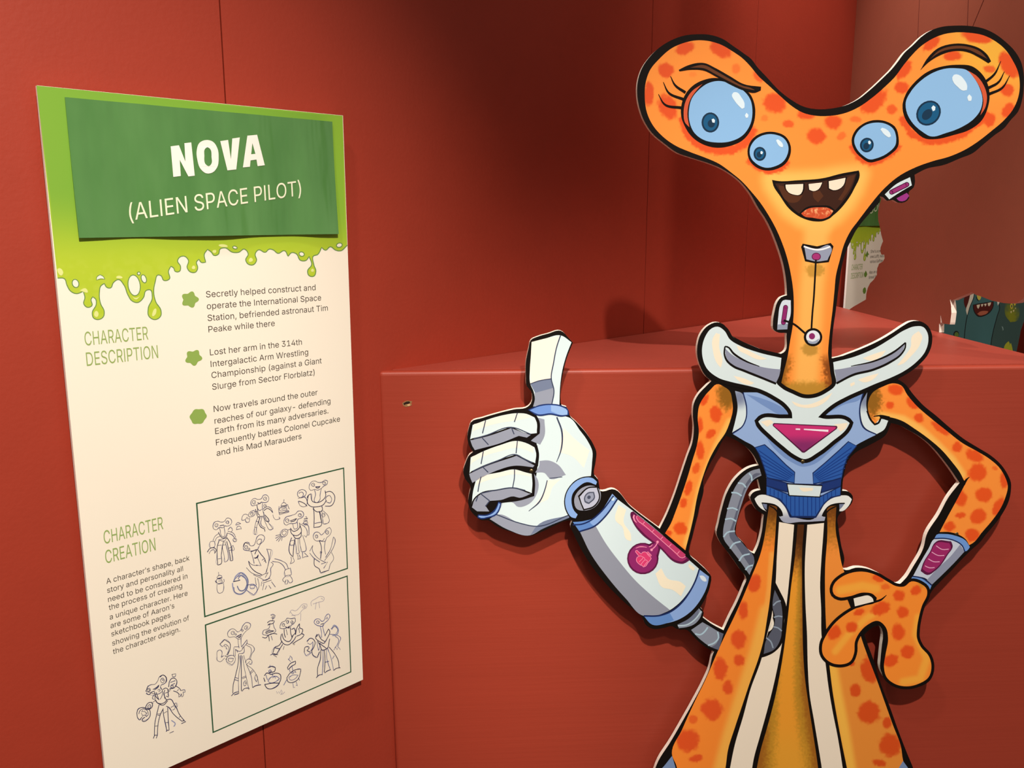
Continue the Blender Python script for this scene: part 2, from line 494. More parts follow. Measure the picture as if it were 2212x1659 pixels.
# two joints of the partition boards and one dark diagonal strip
def thin_strip(name, a, b, wd=0.0016):
    (ua, va), (ub, vb) = PB.uv(a), PB.uv(b); d = np.array([ub - ua, vb - va]); d /= np.linalg.norm(d); q = np.array([-d[1], d[0]]) * wd / 2
    p0, p1 = np.array([ua, va]), np.array([ub, vb])
    o = slab(name, [[tuple(p0 + q), tuple(p0 - q), tuple(p1 - q), tuple(p1 + q)]], -0.0004, 0.004, STRIP_INK, STRIP_INK, STRIP_INK); PB.place(o); o['kind'] = 'structure'
thin_strip('trim_1', (1989, -60), (1975, 250)); thin_strip('trim_2', (2094, -60), (2083, 250)); thin_strip('trim_3', (2150, -60), (2096, 70))
v, f = box_verts(2.40, 2.42, 0.9, 3.84, 0, 3.1)
wb = mesh_obj('wall_back', v, f, RED); wb['kind'] = 'structure'

# ------------------------------------------------------------------ information boards on the long wall
SIGN_T = 0.005
ul = (PS.uv((78.6, 184.3))[0] + PS.uv((227.8, 1659))[0]) / 2; ur = (PS.uv((739.6, 249.5))[0] + PS.uv((785.2, 1467.6))[0]) / 2
vt = PS.uv((78.6, 184.3))[1]; vb = PS.uv((785.2, 1467.6))[1]
SW, SH = ur - ul, vt - vb
PS.o = PS.o + PS.du * ul; PS.o[2] = vb
PLATE_W = 0.004
PT = Plane((0, 0), TA); PT.o = PS.o - PS.n * PLATE_W
far_u = PA.uv((1813, 640))[0]
P2 = Plane((0, 0), TA); P2.o = np.array([nA[0] * SIGN_D, nA[1] * SIGN_D, vb]) + PS.du * far_u
P2T = Plane((0, 0), TA); P2T.o = P2.o - P2.n * PLATE_W

BOARD_W, BOARD_E = ink((250, 243, 229), 0.42, 0.35), ink((250, 246, 240), 0.6, 0.2)
SLIME_LINE, SLIME_HI = ink((104, 146, 82)), ink((226, 234, 150))
TEXT_K, HEAD_G, FRAME_G = ink((74, 68, 62)), ink((150, 178, 104)), ink((46, 92, 62))
SLIME = P('S 190,1305 235,1310 250,1350 275,1390 310,1405 355,1390 365,1430 358,1470 380,1492 410,1482 405,1440 415,1425 434,1440 438,1470 412,1530 420,1560 450,1571 483,1553 489,1520 466,1470 458,1400 470,1352 490,1340 505,1365 530,1368 547,1335 580,1315 615,1350 640,1412 665,1450 700,1462 740,1430 757,1385 780,1380 796,1430 770,1500 775,1550 815,1571 850,1548 851,1510 820,1460 806,1400 815,1330 835,1285 852,1290 870,1320 905,1312 900,1260 915,1230 933,1240 942,1262 970,1262 977,1230 958,1195 970,1173 1000,1165 1027,1190 1020,1240 1040,1266 1075,1266 1087,1240 1080,1200 1095,1185 1110,1205 1138,1204 1130,1150 1150,1122 1175,1140 1190,1160 1220,1152 1230,1120 1260,1112 1310,1140 1350,1140 1385,1120 1410,1150 1394,1190 1410,1216 1440,1221 1463,1195 1455,1150 1475,1125 1520,1140 1545,1120 1570,1125 1600,1147 1643,1130 1665,1166 1690,1142 1718,1150 1745,1192 1780,1192 1800,1167 1816,1220 1790,1260 1800,1290 1830,1293 1843,1262 1830,1220 1830,1162 1850,1157 1880,1110 1905,1127 1935,1105 1970,1127 2000,1131 2044,1095')
BUBBLES = [(305, 1340, 20, 26, -20), (680, 1352, 38, 66, -8), (742, 1310, 15, 26, -20), (710, 1276, 9, 9, 0), (1752, 1152, 16, 13, 20), (1325, 1110, 14, 8, 15), (1993, 1095, 18, 13, -15)]
HALF = P('S 440,1318 440,1300 462,1284 484,1296 492,1312 466,1310')
GLINTS = ['S 192,1245 200,1242 226,1275 218,1288', 'S 330,1385 372,1372 384,1392', 'S 565,1300 585,1290 605,1305 590,1308', 'S 425,1545 440,1515 452,1530 440,1555', 'S 800,1550 800,1520 815,1500 815,1540', 'S 668,1425 690,1432 720,1420 690,1442', 'S 1050,1245 1062,1225 1070,1245', 'S 1415,1200 1428,1175 1440,1190', 'S 1812,1262 1822,1245 1830,1262', 'S 1222,1098 1260,1090 1278,1100 1240,1106', 'S 1180,1135 1205,1128 1200,1145']
UP = ur - ul
def sheet_depth(W, H, v0):
    def f(u, v):
        t = min(1, max(0, (v - v0) / H)); k = (1 - t) ** 2
        return 0.0022 + 0.0030 * k + 0.0022 * (1 - t) ** 1.5 * math.sin(u * 34 + 1.9) + 0.0003 * math.sin(u * 90 + v * 14)
    return f
c4 = [PT.uv(p) for p in P('S 238,150 1950,300 1985,1018 330,1055')]
pu0, pu1 = (c4[0][0] + c4[3][0]) / 2, (c4[1][0] + c4[2][0]) / 2; pv1, pv0 = (c4[0][1] + c4[1][1]) / 2, (c4[2][1] + c4[3][1]) / 2
DEPTH = sheet_depth(pu1 - pu0, pv1 - pv0, pv0)
def gloss_green():
    m = bpy.data.materials.new('laminated_green'); m.use_nodes = True; nt = m.node_tree; b = nt.nodes['Principled BSDF']
    tc = nt.nodes.new('ShaderNodeTexCoord'); n = nt.nodes.new('ShaderNodeTexNoise'); n.inputs['Scale'].default_value = 24; n.inputs['Detail'].default_value = 3
    mp = nt.nodes.new('ShaderNodeMapping'); mp.inputs['Scale'].default_value = (1, 1, .35); nt.links.new(tc.outputs['Object'], mp.inputs[0]); nt.links.new(mp.outputs[0], n.inputs[0])
    mx = nt.nodes.new('ShaderNodeMixRGB'); mx.inputs[1].default_value = (*lin((64, 118, 56)), 1); mx.inputs[2].default_value = (*lin((98, 150, 86)), 1)
    nt.links.new(n.outputs[0], mx.inputs[0]); nt.links.new(mx.outputs[0], b.inputs['Base Color'])
    b.inputs['Roughness'].default_value = 0.16; b.inputs['Specular IOR Level'].default_value = 0.6
    n2 = nt.nodes.new('ShaderNodeTexNoise'); n2.inputs['Scale'].default_value = 30; n2.inputs['Detail'].default_value = 2; mp2 = nt.nodes.new('ShaderNodeMapping'); mp2.inputs['Scale'].default_value = (1.3, 1, .22)
    nt.links.new(tc.outputs['Object'], mp2.inputs[0]); nt.links.new(mp2.outputs[0], n2.inputs[0]); bp = nt.nodes.new('ShaderNodeBump'); bp.inputs['Strength'].default_value = .5; bp.inputs['Distance'].default_value = .004
    nt.links.new(n2.outputs[0], bp.inputs['Height']); nt.links.new(bp.outputs[0], b.inputs['Normal']); return m
GLOSS = gloss_green()

def information_board(pl, label):
    root = thing('information_board', label, 'sign', pl)
    slab('panel', [[(0, 0), (SW, 0), (SW, SH), (0, SH)]], -SIGN_T, 0.0, BOARD_W, BOARD_E, None, root)
    for a_, b_ in ((.05, .08), (SW - .08, .08), (.05, SH - .12), (SW - .08, SH - .12)):
        v, f = box_verts(a_, a_ + .03, SIGN_T, WALL_D - SIGN_D, b_, b_ + .04); mesh_obj('spacer_block', v, f, BOARD_E, None, root)
    e = [PS.uv(p) for p in smooth(SLIME, False, 3, 88)]
    top = P('X 739.9,250 78.8,184.8'); out = smooth(SLIME, False, 3, 88) + top
    def ink_s(X, Y):
        uv = np.array(PS.uvs(list(zip(X, Y)))); t = (SH - uv[:, 1])
        c = mixc(flat(X, (124, 174, 58)), (182, 206, 52), sstep(.10, .19, t)); c = mixc(c, (150, 196, 60), sstep(.33, .37, uv[:, 0]) * .7 * sstep(.2, .1, t))
        return mixc(c, (206, 220, 110), sstep(.45, .6, vnoise(X, Y, 9, 1)) * .18 * sstep(.16, .2, t))
    s_ = airbrush(PS, out, ink_s, 1, 'slime_header', root, 6, sm=False)
    l = Art(PS); l.line(SLIME, 2.0, SLIME_LINE, 3, step=3, corner=88); l.build('slime_outline', s_)
    for x, y, rx, ry, ro in BUBBLES:
        b = Art(PS); q = (60 + x / 2.9622, 160 + y / 2.9622); b.dot(q, rx / 2.96 + 1.2, ry / 2.96 + 1.2, SLIME_LINE, 3, ro); b.dot(q, rx / 2.96 - .8, ry / 2.96 - .8, BOARD_W, 4, ro); b.build('slime_hole', s_)
    b = Art(PS); b.shape(HALF, BOARD_W, 3); b.line(HALF, 1.6, SLIME_LINE, 4, True); b.build('slime_hole', s_)
    for g_ in GLINTS: Art(PS).shape(P(g_), SLIME_HI, 4, corner=150, step=2).build('slime_glint', s_)
    # the green title sheet, bowing away from the board along its lower edge
    nu, nv = 64, 20; V = []; Fc = []
    for j in range(nv + 1):
        for i in range(nu + 1):
            u, vv = pu0 + (pu1 - pu0) * i / nu, pv0 + (pv1 - pv0) * j / nv; V.append((u, -DEPTH(u, vv), vv))
    for j in range(nv):
        for i in range(nu): k = j * (nu + 1) + i; Fc.append((k, k + 1, k + nu + 2, k + nu + 1))
    sh = mesh_obj('title_sheet', V, Fc, GLOSS, None, root, )
    for p_ in sh.data.polygons: p_.use_smooth = True
    m_ = sh.modifiers.new('thickness', 'SOLIDIFY'); m_.thickness = 0.0009; m_.offset = -1; m_ = sh.modifiers.new('edges', 'EDGE_SPLIT'); m_.split_angle = math.radians(40)
    return root, sh

near, sheet = information_board(PS, 'tall white information board with dripping green slime header beside the red plinth')
up = lambda u, v: DEPTH(u, v) + 0.0005
TW = ink((250, 246, 240), 0.35, 0.4)
for loops_ in ((P('S 917,462 970,455 1010,560 1005,442 1048,437 1068,650 1028,655 974,548 980,652 932,658'),),
               (smooth(P('S 1085,545 1082,490 1100,440 1140,422 1185,432 1215,475 1222,535 1212,595 1180,630 1140,635 1108,610'), True, 4, 120), smooth(P('S 1130,520 1134,480 1150,468 1168,480 1176,530 1174,575 1158,590 1140,580'), True, 4, 120)),
               (P('S 1234,429 1285,421 1302,545 1312,412 1360,405 1336,610 1278,616'),),
               (P('S 1408,394 1470,388 1519,583 1473,589 1466,547 1428,552 1424,593 1379,597'), P('S 1440,442 1432,513 1459,510'))):
    a = Art(PT, up); a.uvshape([PT.uvs(q) for q in loops_], TW, 1); a.build('title_letter', sheet)
def text_line(pl, l, r, cap, body, mat, name, parent, bold=0.0, lv=3, wf=None, u0=None, tilt=False):
    (ul_, vl), (ur_, vr) = pl.uv(P(l)[0]), pl.uv(P(r)[0]); a = Art(pl, wf); sl = (vr - vl) / (ur_ - ul_) if tilt else 0
    if u0 is None: u0 = ul_
    a.text(body, u0, vl if tilt else (vl + vr) / 2, ur_ - u0, cap, mat, lv, bold, sl); return a.build(name, parent)
cap = PT.uv(P('S 697,828')[0])[1] - PT.uv(P('S 697,936')[0])[1]
text_line(PT, 'S 655,938', 'S 1752,775', cap, '(ALIEN SPACE PILOT)', ink((236, 240, 214), 0.35, 0.4), 'subtitle_line', sheet, 0.012, 1, up, None, True)
BODY = [('1090,195', '1838,150', 'Secretly helped construct and'), ('1097,277', '1876,218', 'operate the International Space'), ('1102,355', '1922,290', 'Station, befriended astronaut Tim'), ('1107,433', '1560,395', 'Peake while there'),
        ('1117,590', '1745,522', 'Lost her arm in the 314th'), ('1122,668', '1788,592', 'Intergalactic Arm Wrestling'), ('1127,745', '1880,650', 'Championship (against a Giant'), ('1132,822', '1832,732', 'Slurge from Sector Florblatz)'),
        ('1145,975', '1852,866', 'Now travels around the outer'), ('1148,1050', '1940,930', 'reaches of our galaxy- defending'), ('1155,1128', '1925,990', 'Earth from its many adversaries.'), ('1158,1202', '2005,1048', 'Frequently battles Colonel Cupcake'), ('1163,1275', '1742,1166', 'and his Mad Marauders')]
cap = PS.uv(P('R 1105,150')[0])[1] - PS.uv(P('R 1107,193')[0])[1]
bu = float(np.mean([PS.uv(P('R ' + l)[0])[0] for l, _, _ in BODY]))
for l, r, t in BODY: text_line(PS, 'R ' + l, 'R ' + r, cap, t, TEXT_K, 'text_line', near, 0.0, u0=bu)
hc = PS.uv(P('R 262,462')[0])[1] - PS.uv(P('R 270,555')[0])[1]
text_line(PS, 'R 268,556', 'R 695,456', hc, 'CHARACTER', HEAD_G, 'heading_line', near, 0.016); text_line(PS, 'R 280,700', 'R 762,578', hc, 'DESCRIPTION', HEAD_G, 'heading_line', near, 0.016)
text_line(PS, 'U 112,495', 'U 421,381', hc * 1.05, 'CHARACTER', HEAD_G, 'heading_line', near, 0.016); text_line(PS, 'U 120,596', 'U 381,494', hc * 1.05, 'CREATION', HEAD_G, 'heading_line', near, 0.016)
SMALL = [('122,685', '561,565', 'A character\u2019s shape, back'), ('128,733', '527,620', 'story and personality all'), ('132,780', '550,660', 'need to be considered in'), ('136,824', '522,710', 'the process of creating'), ('140,871', '551,752', 'a unique character. Here'),
         ('143,918', '481,818', 'are some of Aaron\u2019s'), ('148,965', '460,864', 'sketchbook pages'), ('151,1010', '559,882', 'showing the evolution of'), ('155,1055', '511,942', 'the character design.')]
cap = PS.uv(P('U 125,655')[0])[1] - PS.uv(P('U 128,683')[0])[1]
su = float(np.mean([PS.uv(P('U ' + l)[0])[0] for l, _, _ in SMALL]))
for l, r, t in SMALL: text_line(PS, 'U ' + l, 'U ' + r, cap, t, TEXT_K, 'text_line', near, 0.0, u0=su)
def star(c, r, lobes, ph, k=.15):
    return [(c[0] + r * (1 + k * math.cos(lobes * a_ + ph)) * math.cos(a_), c[1] + r * (1 + k * math.cos(lobes * a_ + ph)) * math.sin(a_)) for a_ in (2 * math.pi * i / 40 for i in range(40))]
for c_, r_, n_, ph in (('R 980,212', 15.9, 5, 0.2), ('R 1005,608', 15.6, 5, 1.3), ('R 1037,1010', 16.6, 6, 0.9)):
    uc = PS.uv(P(c_)[0]); k_ = abs(PS.uv((P(c_)[0][0], P(c_)[0][1] - r_))[1] - uc[1]); kx_ = abs(PS.uv((P(c_)[0][0] - r_ * 1.08, P(c_)[0][1]))[0] - uc[0])
    a = Art(PS); a.uvshape([[(uc[0] + (x - 0) * kx_, uc[1] + y * k_) for x, y in star((0, 0), 1, n_, ph, .16 if n_ == 5 else .06)]], ink((144, 176, 88)), 3); a.build('bullet_star', near)
FRS = []
for q in ('U 598,262 1376,76 1391,608 641,858', 'U 645,902 1392,648 1412,1153 684,1469'):
    uv = [PS.uv(p) for p in P(q)]; a0, a1 = (uv[0][0] + uv[3][0]) / 2, (uv[1][0] + uv[2][0]) / 2; b1, b0 = (uv[0][1] + uv[1][1]) / 2, (uv[2][1] + uv[3][1]) / 2; t = 0.0009
    a = Art(PS); a.uvshape([[(a0 - t, b0 - t), (a1 + t, b0 - t), (a1 + t, b1 + t), (a0 - t, b1 + t)], [(a0 + t, b0 + t), (a0 + t, b1 - t), (a1 - t, b1 - t), (a1 - t, b0 + t)]], FRAME_G, 3)
    FRS.append(a.build('picture_frame', near))

SOFT = ink((128, 132, 176))
INK1, INK2, INK3, INK4 = ink((88, 84, 112)), ink((48, 46, 84)), ink((74, 84, 150)), ink((168, 164, 186))
def sketch(fr, strokes, mat, parent, w=0.95, extra=()):
    a = Art(PS)
    for st in strokes.split(';'):
        st = st.strip(); ww, mm = w, mat
        if st[0] == '!': ww, mm, st = w * 1.5, INK2, st[1:]
        if st[0] == '~': ww, mm, st = w * 2.2, ink((150, 158, 196)), st[1:]
        o = st[0] == 'o'
        if o: st = st[1:]
        p = P(fr + ' ' + st); q = np.array(p); c_ = q.mean(0); rr = np.linalg.norm(q - c_, axis=1).mean(); rnd_eye = o and len(p) in (4, 5) and rr < 4.7
        a.line(p, ww, mm, 4, closed=o, step=2.5, corner=125 if rnd_eye else 80)
        if mat is not INK4:
            jt = np.random.RandomState(len(p) * 7 + int(c_[0]) % 97).uniform(-.9, .9, q.shape); a.line([tuple(x) for x in q + jt], w * .62, SOFT, 3, closed=o, step=2.5, corner=110)
        if rnd_eye:
            if 2 < rr: a.dot(tuple(c_ + (.25 * rr, -.1 * rr)), rr * .22, rr * .26, INK2, 5, n=10)
    return a.build('sketch', parent)
f1, f2 = FRS
sketch('a', 'o215,320 235,275 290,258 350,272 400,255 430,210 480,215 510,260 490,310 440,335 390,330 385,350 310,360 270,390 225,375;o245,320 265,295 295,310 285,340 258,345;o420,275 440,250 465,270 450,298;!320,330 350,322 390,318;312,365 330,400 335,450 360,495 400,490 390,340;!300,430 320,470 370,520 420,500 440,440;300,450 250,490 215,560;325,490 270,520 250,570;o175,580 240,570 235,660 170,670;!130,740 160,690 220,670 265,700 240,760;155,765 180,720 230,700 245,745;o300,550 400,560 430,520;!310,560 285,640 280,780 290,940 330,930 345,780 365,640 380,570;380,570 365,660 390,800 400,895 415,890 420,640 400,575;!430,570 455,680 480,790 490,875 520,870 510,740 480,590 430,510;285,635 350,630;365,630 420,625;290,845 335,840;455,680 495,665;470,715 510,700;440,440 520,480 555,530;445,410 540,450 570,510;o525,545 550,525 585,540 560,580;530,560 545,580;450,390 490,350 520,400 490,430;o510,640 530,635 540,710 518,720', INK1, f1)
sketch('a', '570,310 600,280 650,295 570,320;580,390 595,345 640,340 660,380;580,390 655,375', INK1, f1, .8)
sketch('a', '300,1050 310,1110;o275,1140 300,1105 350,1110 355,1140 300,1150;o270,1170 350,1160 360,1210 290,1225 265,1200;!285,1150 350,1135;!250,1185 270,1220;280,1230 280,1330 300,1375 360,1365 385,1310 380,1225;300,1190 345,1185;385,1160 390,1200 365,1215;290,1240 370,1225', INK1, f1)
sketch('f', 'o345,240 360,195 400,175 440,190 500,175 520,135 560,125 600,165 590,215 545,235 500,230 450,260 400,275 360,280;o365,235 380,205 408,215 405,250 378,255;o525,185 545,155 570,175 555,205;!440,235 470,250 495,225;!430,270 440,330 450,400 470,420;510,240 510,300 520,380;440,320 470,350 500,330;!410,330 430,400 440,440 530,430 525,370;o310,410 350,360 395,350 405,390 340,440 315,440;o335,400 370,375 380,395 350,420;395,370 430,360;310,420 260,400 215,450 215,490 260,480 290,440 300,470 330,460;260,480 280,520 320,510 325,470;520,330 560,300 610,300 650,350 655,380;!530,350 580,320 630,345 655,380;450,435 430,480 400,580 395,690 415,690 425,590 470,460;!470,445 460,540 490,590 540,620 545,650;500,440 495,560 550,600;520,440 560,540 620,625 660,610 600,530 540,430;!540,410 570,440 600,480 600,510 560,500 540,450;415,500 445,510;400,590 430,595;o530,270 555,265 565,290 540,300', INK1, f1)
sketch('f', '660,410 670,450 700,480 740,475 760,455;745,440 762,455 755,475', INK1, f1, .8)
sketch('f', '818,190 815,235;o775,300 790,250 815,235 845,250 860,290;!780,285 860,275;o755,325 800,300 850,310 860,340 810,350 760,350;750,290 740,340 750,380;870,260 885,310 895,330;!745,385 800,380 885,350;750,410 890,370;750,385 755,412;885,350 890,372;780,330 840,320', INK1, f1)
sketch('b', 'o640,270 680,215 730,210 760,225 830,225 880,195 920,210 910,260 860,290 825,320 770,350 720,340 650,350 630,310;o670,270 695,240 720,265 700,295;o840,245 865,215 890,240 870,270;!730,300 770,300 805,290 770,320 735,310;715,350 730,420 715,480 710,520 740,545 800,500 800,430 825,320;!600,470 620,430 660,410 690,530 750,545 850,500 890,440 880,360;!620,430 610,560 650,600 750,610 850,580 900,510;o450,390 500,345 560,350 590,390 560,440 500,470 460,450;470,400 510,380 540,400 530,450;460,480 560,460 600,540 580,600 490,590 465,520;!470,520 560,560 600,600;!880,390 960,370 1020,420 1025,520 980,590 880,600;o900,460 950,430 985,490 960,550 900,530;!700,620 710,760 705,935 820,900 810,780 790,680;!690,640 760,690 840,660 830,600;830,660 840,780 855,880 940,850 930,760 850,670;!800,690 830,870;720,870 820,850;o830,730 860,710 880,740 850,770', INK1, f1)
sketch('b', 'o240,820 270,770 330,750 420,720 460,680 520,680 550,730 520,780 450,810 440,850 380,870 330,870 270,895 240,860;o265,825 295,795 320,825 300,855;o460,740 490,715 515,740 495,765;!335,830 380,815 440,790 400,830 345,845;375,870 385,920 400,960 440,950 450,850;!340,940 380,990 450,970 490,900 480,860;!340,960 360,1030 430,1060 510,1000 490,900;o180,1040 240,960 300,970 290,1040 220,1080;o210,1030 240,985 275,990 270,1030 235,1055;300,970 340,960;190,1040 110,1060;190,1055 105,1100;195,1065 120,1140;205,1075 150,1155;215,1080 200,1140;!380,1050 420,1100 500,1080 510,1010;!360,1090 330,1180 340,1350 380,1390 395,1200 410,1110;o335,1150 400,1130 405,1200 340,1210;350,1390 355,1450 335,1500 400,1460 380,1400;410,1110 430,1250 440,1340 480,1330 465,1260 460,1100;445,1350 460,1400 450,1430 495,1410 470,1350;480,1090 490,1200 520,1310 570,1300 575,1200 545,1100 530,1050;530,1320 530,1410 560,1390 615,1385 560,1330;500,880 560,920 600,980 600,1040;520,870 600,890 630,1040;560,1060 590,1085 600,1050 630,1050;o545,860 600,840 600,890 560,890;!550,800 610,790;570,770 590,760 600,800;545,830 605,820', INK1, f1)
sketch('b', 'o700,1050 730,1010 780,1010 820,1050 860,1020 900,960 950,930 975,970 960,1040 900,1100 880,1150 850,1150 790,1140 740,1140 700,1100;o725,1070 745,1045 770,1070 750,1095;o890,1010 915,980 940,1010 915,1040;790,1130 840,1140 870,1100;!790,1140 815,1200 820,1330 810,1420;880,1150 870,1250 890,1350;640,1300 690,1210 680,1260 730,1370 830,1450 890,1480;640,1330 700,1400 800,1470;890,1400 960,1280 1010,1080 1035,1110 1020,1220 980,1300 870,1450;!710,1420 720,1530 790,1580 810,1640 930,1600;980,1320 1015,1410 960,1510 940,1590;820,1500 920,1470 860,1570;810,1640 940,1600;800,1310 830,1310 830,1330 800,1330', INK1, f1)
sketch('f', 'o235,870 260,810 310,810 330,850 380,850 410,800 430,730 490,695 540,730 530,780 480,830 450,890 440,910 400,920 330,930 290,920 240,905;!235,870 260,810 310,830;o255,880 275,850 300,870 280,900;o430,810 460,760 495,760 480,820 450,835;o300,900 315,885 330,905 312,918;!345,940 385,925 430,905 400,975;!390,1030 420,1025 450,980 440,1020 400,1035;!440,910 490,980 540,1040 560,1100;345,940 370,1020 390,1110;440,1030 490,1140 420,1130;505,1060 530,1040;530,1080 550,1060;!310,1075 330,1140 400,1220 500,1270;310,1075 350,1120 440,1140;280,1170 350,1240 480,1290;570,900 600,1000 570,1230;575,905 635,910 600,1100 555,1250;630,1090 660,1110 630,1180 625,1280 560,1350 470,1310 380,1270;480,1290 560,1250 590,1240 550,1310;510,1360 620,1320;515,1390 640,1345;500,1370 490,1430;530,1400 510,1490;570,1430 550,1480;600,1420 630,1470;640,1370 695,1445;680,1040 780,1070 850,1110 880,1180;650,1080 760,1100 810,1140 840,1200;o830,1210 910,1175 925,1270 835,1285;840,1290 800,1350 830,1380 850,1340 830,1400 870,1400 870,1340 900,1390 940,1370 930,1320 900,1280;405,1310 420,1420;440,1320 460,1440 430,1510', INK1, f1, 1.0)
sketch('f', '~95,1370 130,1290 200,1240 280,1300 300,1400 270,1500 200,1550 120,1530 85,1450 80,1390;~160,1300 200,1275 260,1310 290,1400 260,1480 190,1500 150,1440;90,1370 190,1345 160,1330 200,1280 265,1330 280,1430 220,1500 160,1470 150,1430;!90,1370 180,1350;100,1450 110,1510 200,1545 270,1490 300,1420 300,1330 200,1240 100,1350;280,1420 400,1415 435,1480 385,1560 280,1490;o330,1425 390,1420 395,1460 335,1465', INK3, f1, 1.1)
# lower frame
sketch('c', 'o300,400 330,345 400,315 450,345 480,370 530,350 580,260 640,205 710,235 700,300 640,350 580,420 560,450 540,490 500,500 430,460 320,460;o365,385 390,360 425,375 415,415 380,420;o600,300 625,265 660,270 650,315 615,325;o430,415 450,400 465,420 445,435;o550,350 575,325 585,350 565,370;!460,460 500,440 550,410 520,470 490,470;470,450 500,465 530,450;490,500 500,620 510,660;540,490 545,590 550,630;550,640 650,510 655,550 560,670;420,640 500,640;650,580 760,630 785,670 730,780 710,870;640,610 720,660 725,740 690,850;450,690 520,720 600,640 590,750 500,760;460,690 480,740;410,810 415,650;435,810 445,680;!165,590 250,510 350,590 350,660 300,790;165,590 210,640 260,590 320,640 310,740 280,790;240,610 260,640 280,630 280,670 300,680;110,830 130,710 170,695 200,730 190,830 230,800;110,830 110,870 160,905 250,840;!250,800 300,820 270,870;o280,880 320,800 430,815 440,880 380,965;o320,850 410,850 380,905 320,890;620,920 660,860 710,860 740,900 720,950 690,940;640,960 700,900;!500,770 490,950 450,1130 400,1350 395,1470;520,800 530,950 500,1150 500,1450;!545,790 550,1100 550,1430;570,800 590,950 640,1200 680,1390;590,790 640,950 720,1150 750,1370;640,960 750,1040 830,1170 860,1310;!370,1520 420,1470 500,1445 505,1470 420,1500;!560,1435 600,1390 690,1380 680,1405;!750,1370 800,1340 900,1320;440,1190 500,1210;430,1230 500,1250;560,1190 630,1160;560,1210 640,1180;705,1130 770,1070;700,1110 750,1050;o590,1290 620,1240 640,1300 605,1340;o790,1180 815,1130 840,1200 820,1270', INK1, f2)
sketch('d', '170,410 200,395 240,410 210,460 175,440;190,410 200,455;220,405 205,455;200,460 190,490 160,490;!120,520 150,495 225,490 220,510 130,545;160,520 145,600 60,640 50,690 100,705 200,680 245,640 220,590 205,520;!90,665 150,640 220,640 160,660 95,680;100,640 160,620;!45,735 100,745 130,710 230,680 265,690;!140,715 150,795;180,715 195,780;125,560 160,540', INK1, f2)
sketch('d', 'o310,560 340,510 390,490 410,455 450,455 480,460 530,450 540,490 510,530 470,560 465,600 440,590 370,610 310,600;o340,550 360,530 380,550 360,575;o405,500 425,480 440,510 420,530;o470,510 490,485 505,505 485,530;!385,575 420,590 455,565 430,605;!370,620 375,690 390,740;!465,600 470,680 490,740;!330,690 320,760 360,830 420,850 490,810 550,720;!340,680 370,770 440,800 500,720;!480,620 520,600 540,660 490,720;!540,700 560,600 600,530 610,600 640,610 630,680 560,720;590,600 600,670;!500,830 560,790 640,740 670,700 630,680;500,830 520,850 530,830;!340,790 290,860 240,880 200,980 250,1000 310,900 350,840;165,1000 220,980 280,1000;210,1000 260,1030;!230,890 310,910;370,870 355,920;400,620 420,700', INK2, f2, 1.0)
sketch('d', '450,380 480,330 540,340 600,290 650,240 710,240 710,280 640,330 590,390 480,410;620,380 615,490;460,350 500,400 540,420;o640,290 670,260 690,280 660,300', INK4, f2, .9)
sketch('d', '780,270 770,220 840,160 930,125 970,150 960,185 890,210 800,240;850,210 835,320;890,210 900,300;920,150 950,170', INK4, f2, .9)
sketch('d', 'o820,520 850,465 900,465 930,500 960,490 990,420 1030,385 1055,410 1030,470 970,530 945,575 905,570 840,545;o850,505 875,490 900,515 875,530;o990,460 1010,430 1020,450;!915,545 960,525 945,560;910,575 925,640 930,740;945,575 970,680 985,720;!860,690 840,740 900,800 960,830 1020,740 1050,640 1035,610 980,710;!850,730 880,690 930,770 980,800;!870,790 920,890 930,920 1000,910 1050,760;!890,820 1000,900;~1080,620 1120,550 1160,580 1180,640 1150,700 1090,710;1070,610 1130,570 1170,620 1140,690;1050,690 1150,700 1210,740 1190,820 1170,880;1130,720 1180,760 1160,850 1130,890;1110,930 1140,880 1160,920 1180,880 1210,920;!710,800 770,750 830,800 820,870 780,940;720,820 760,840 800,800 790,900 760,950;!670,960 690,880 740,880 740,900 710,930 760,960;670,960 700,1010 780,960;!780,930 800,1000 860,1040 900,950;860,800 880,930;910,820 890,930;!920,920 910,1060 870,1200 870,1310;950,930 950,1060 940,1300;!970,930 980,1080 970,1260;1000,920 1010,1060 1060,1220;1020,900 1060,1010 1110,1230;!1040,880 1130,990 1180,1090 1190,1190;!850,1340 890,1300 940,1290;!975,1270 1010,1240 1065,1220;!1110,1230 1150,1200 1210,1190;985,1110 1040,1095;1090,1060 1120,1010', INK3, f2)
sketch('d', '160,1150 160,1190;!130,1190 170,1170 240,1190 230,1240 150,1260;o140,1240 165,1220 180,1250 160,1270;190,1270 200,1310;!75,1310 110,1270 180,1290 250,1270 310,1290 320,1360 290,1430;o130,1390 180,1330 260,1320 300,1350 240,1400 150,1410;!80,1440 200,1420 300,1420 280,1450 110,1490 80,1440;!65,1340 85,1400;100,1300 120,1370;200,1340 230,1320 240,1350', INK3, f2, 1.1)
sketch('d', '470,1100 430,1060 450,1050 460,1010 485,1040 490,1080;!420,1190 460,1130 540,1090 540,1130 490,1160 430,1220 420,1190;450,1215 460,1260;490,1170 500,1230;!410,1340 460,1270 540,1220 620,1210 610,1280 570,1370 500,1410 430,1400 410,1340;o440,1340 500,1300 580,1300 540,1350 460,1370;365,1450 410,1370;590,1350 600,1380;500,1420 510,1490 530,1480;550,1400 570,1460 545,1450;o480,1270 500,1250 515,1270 495,1285;o520,1250 540,1240 550,1260', INK3, f2)
sketch('d', '255,1540 265,1575 290,1545 300,1575 330,1520 340,1560 315,1590 350,1580 380,1550', INK4, f2, 1.0)
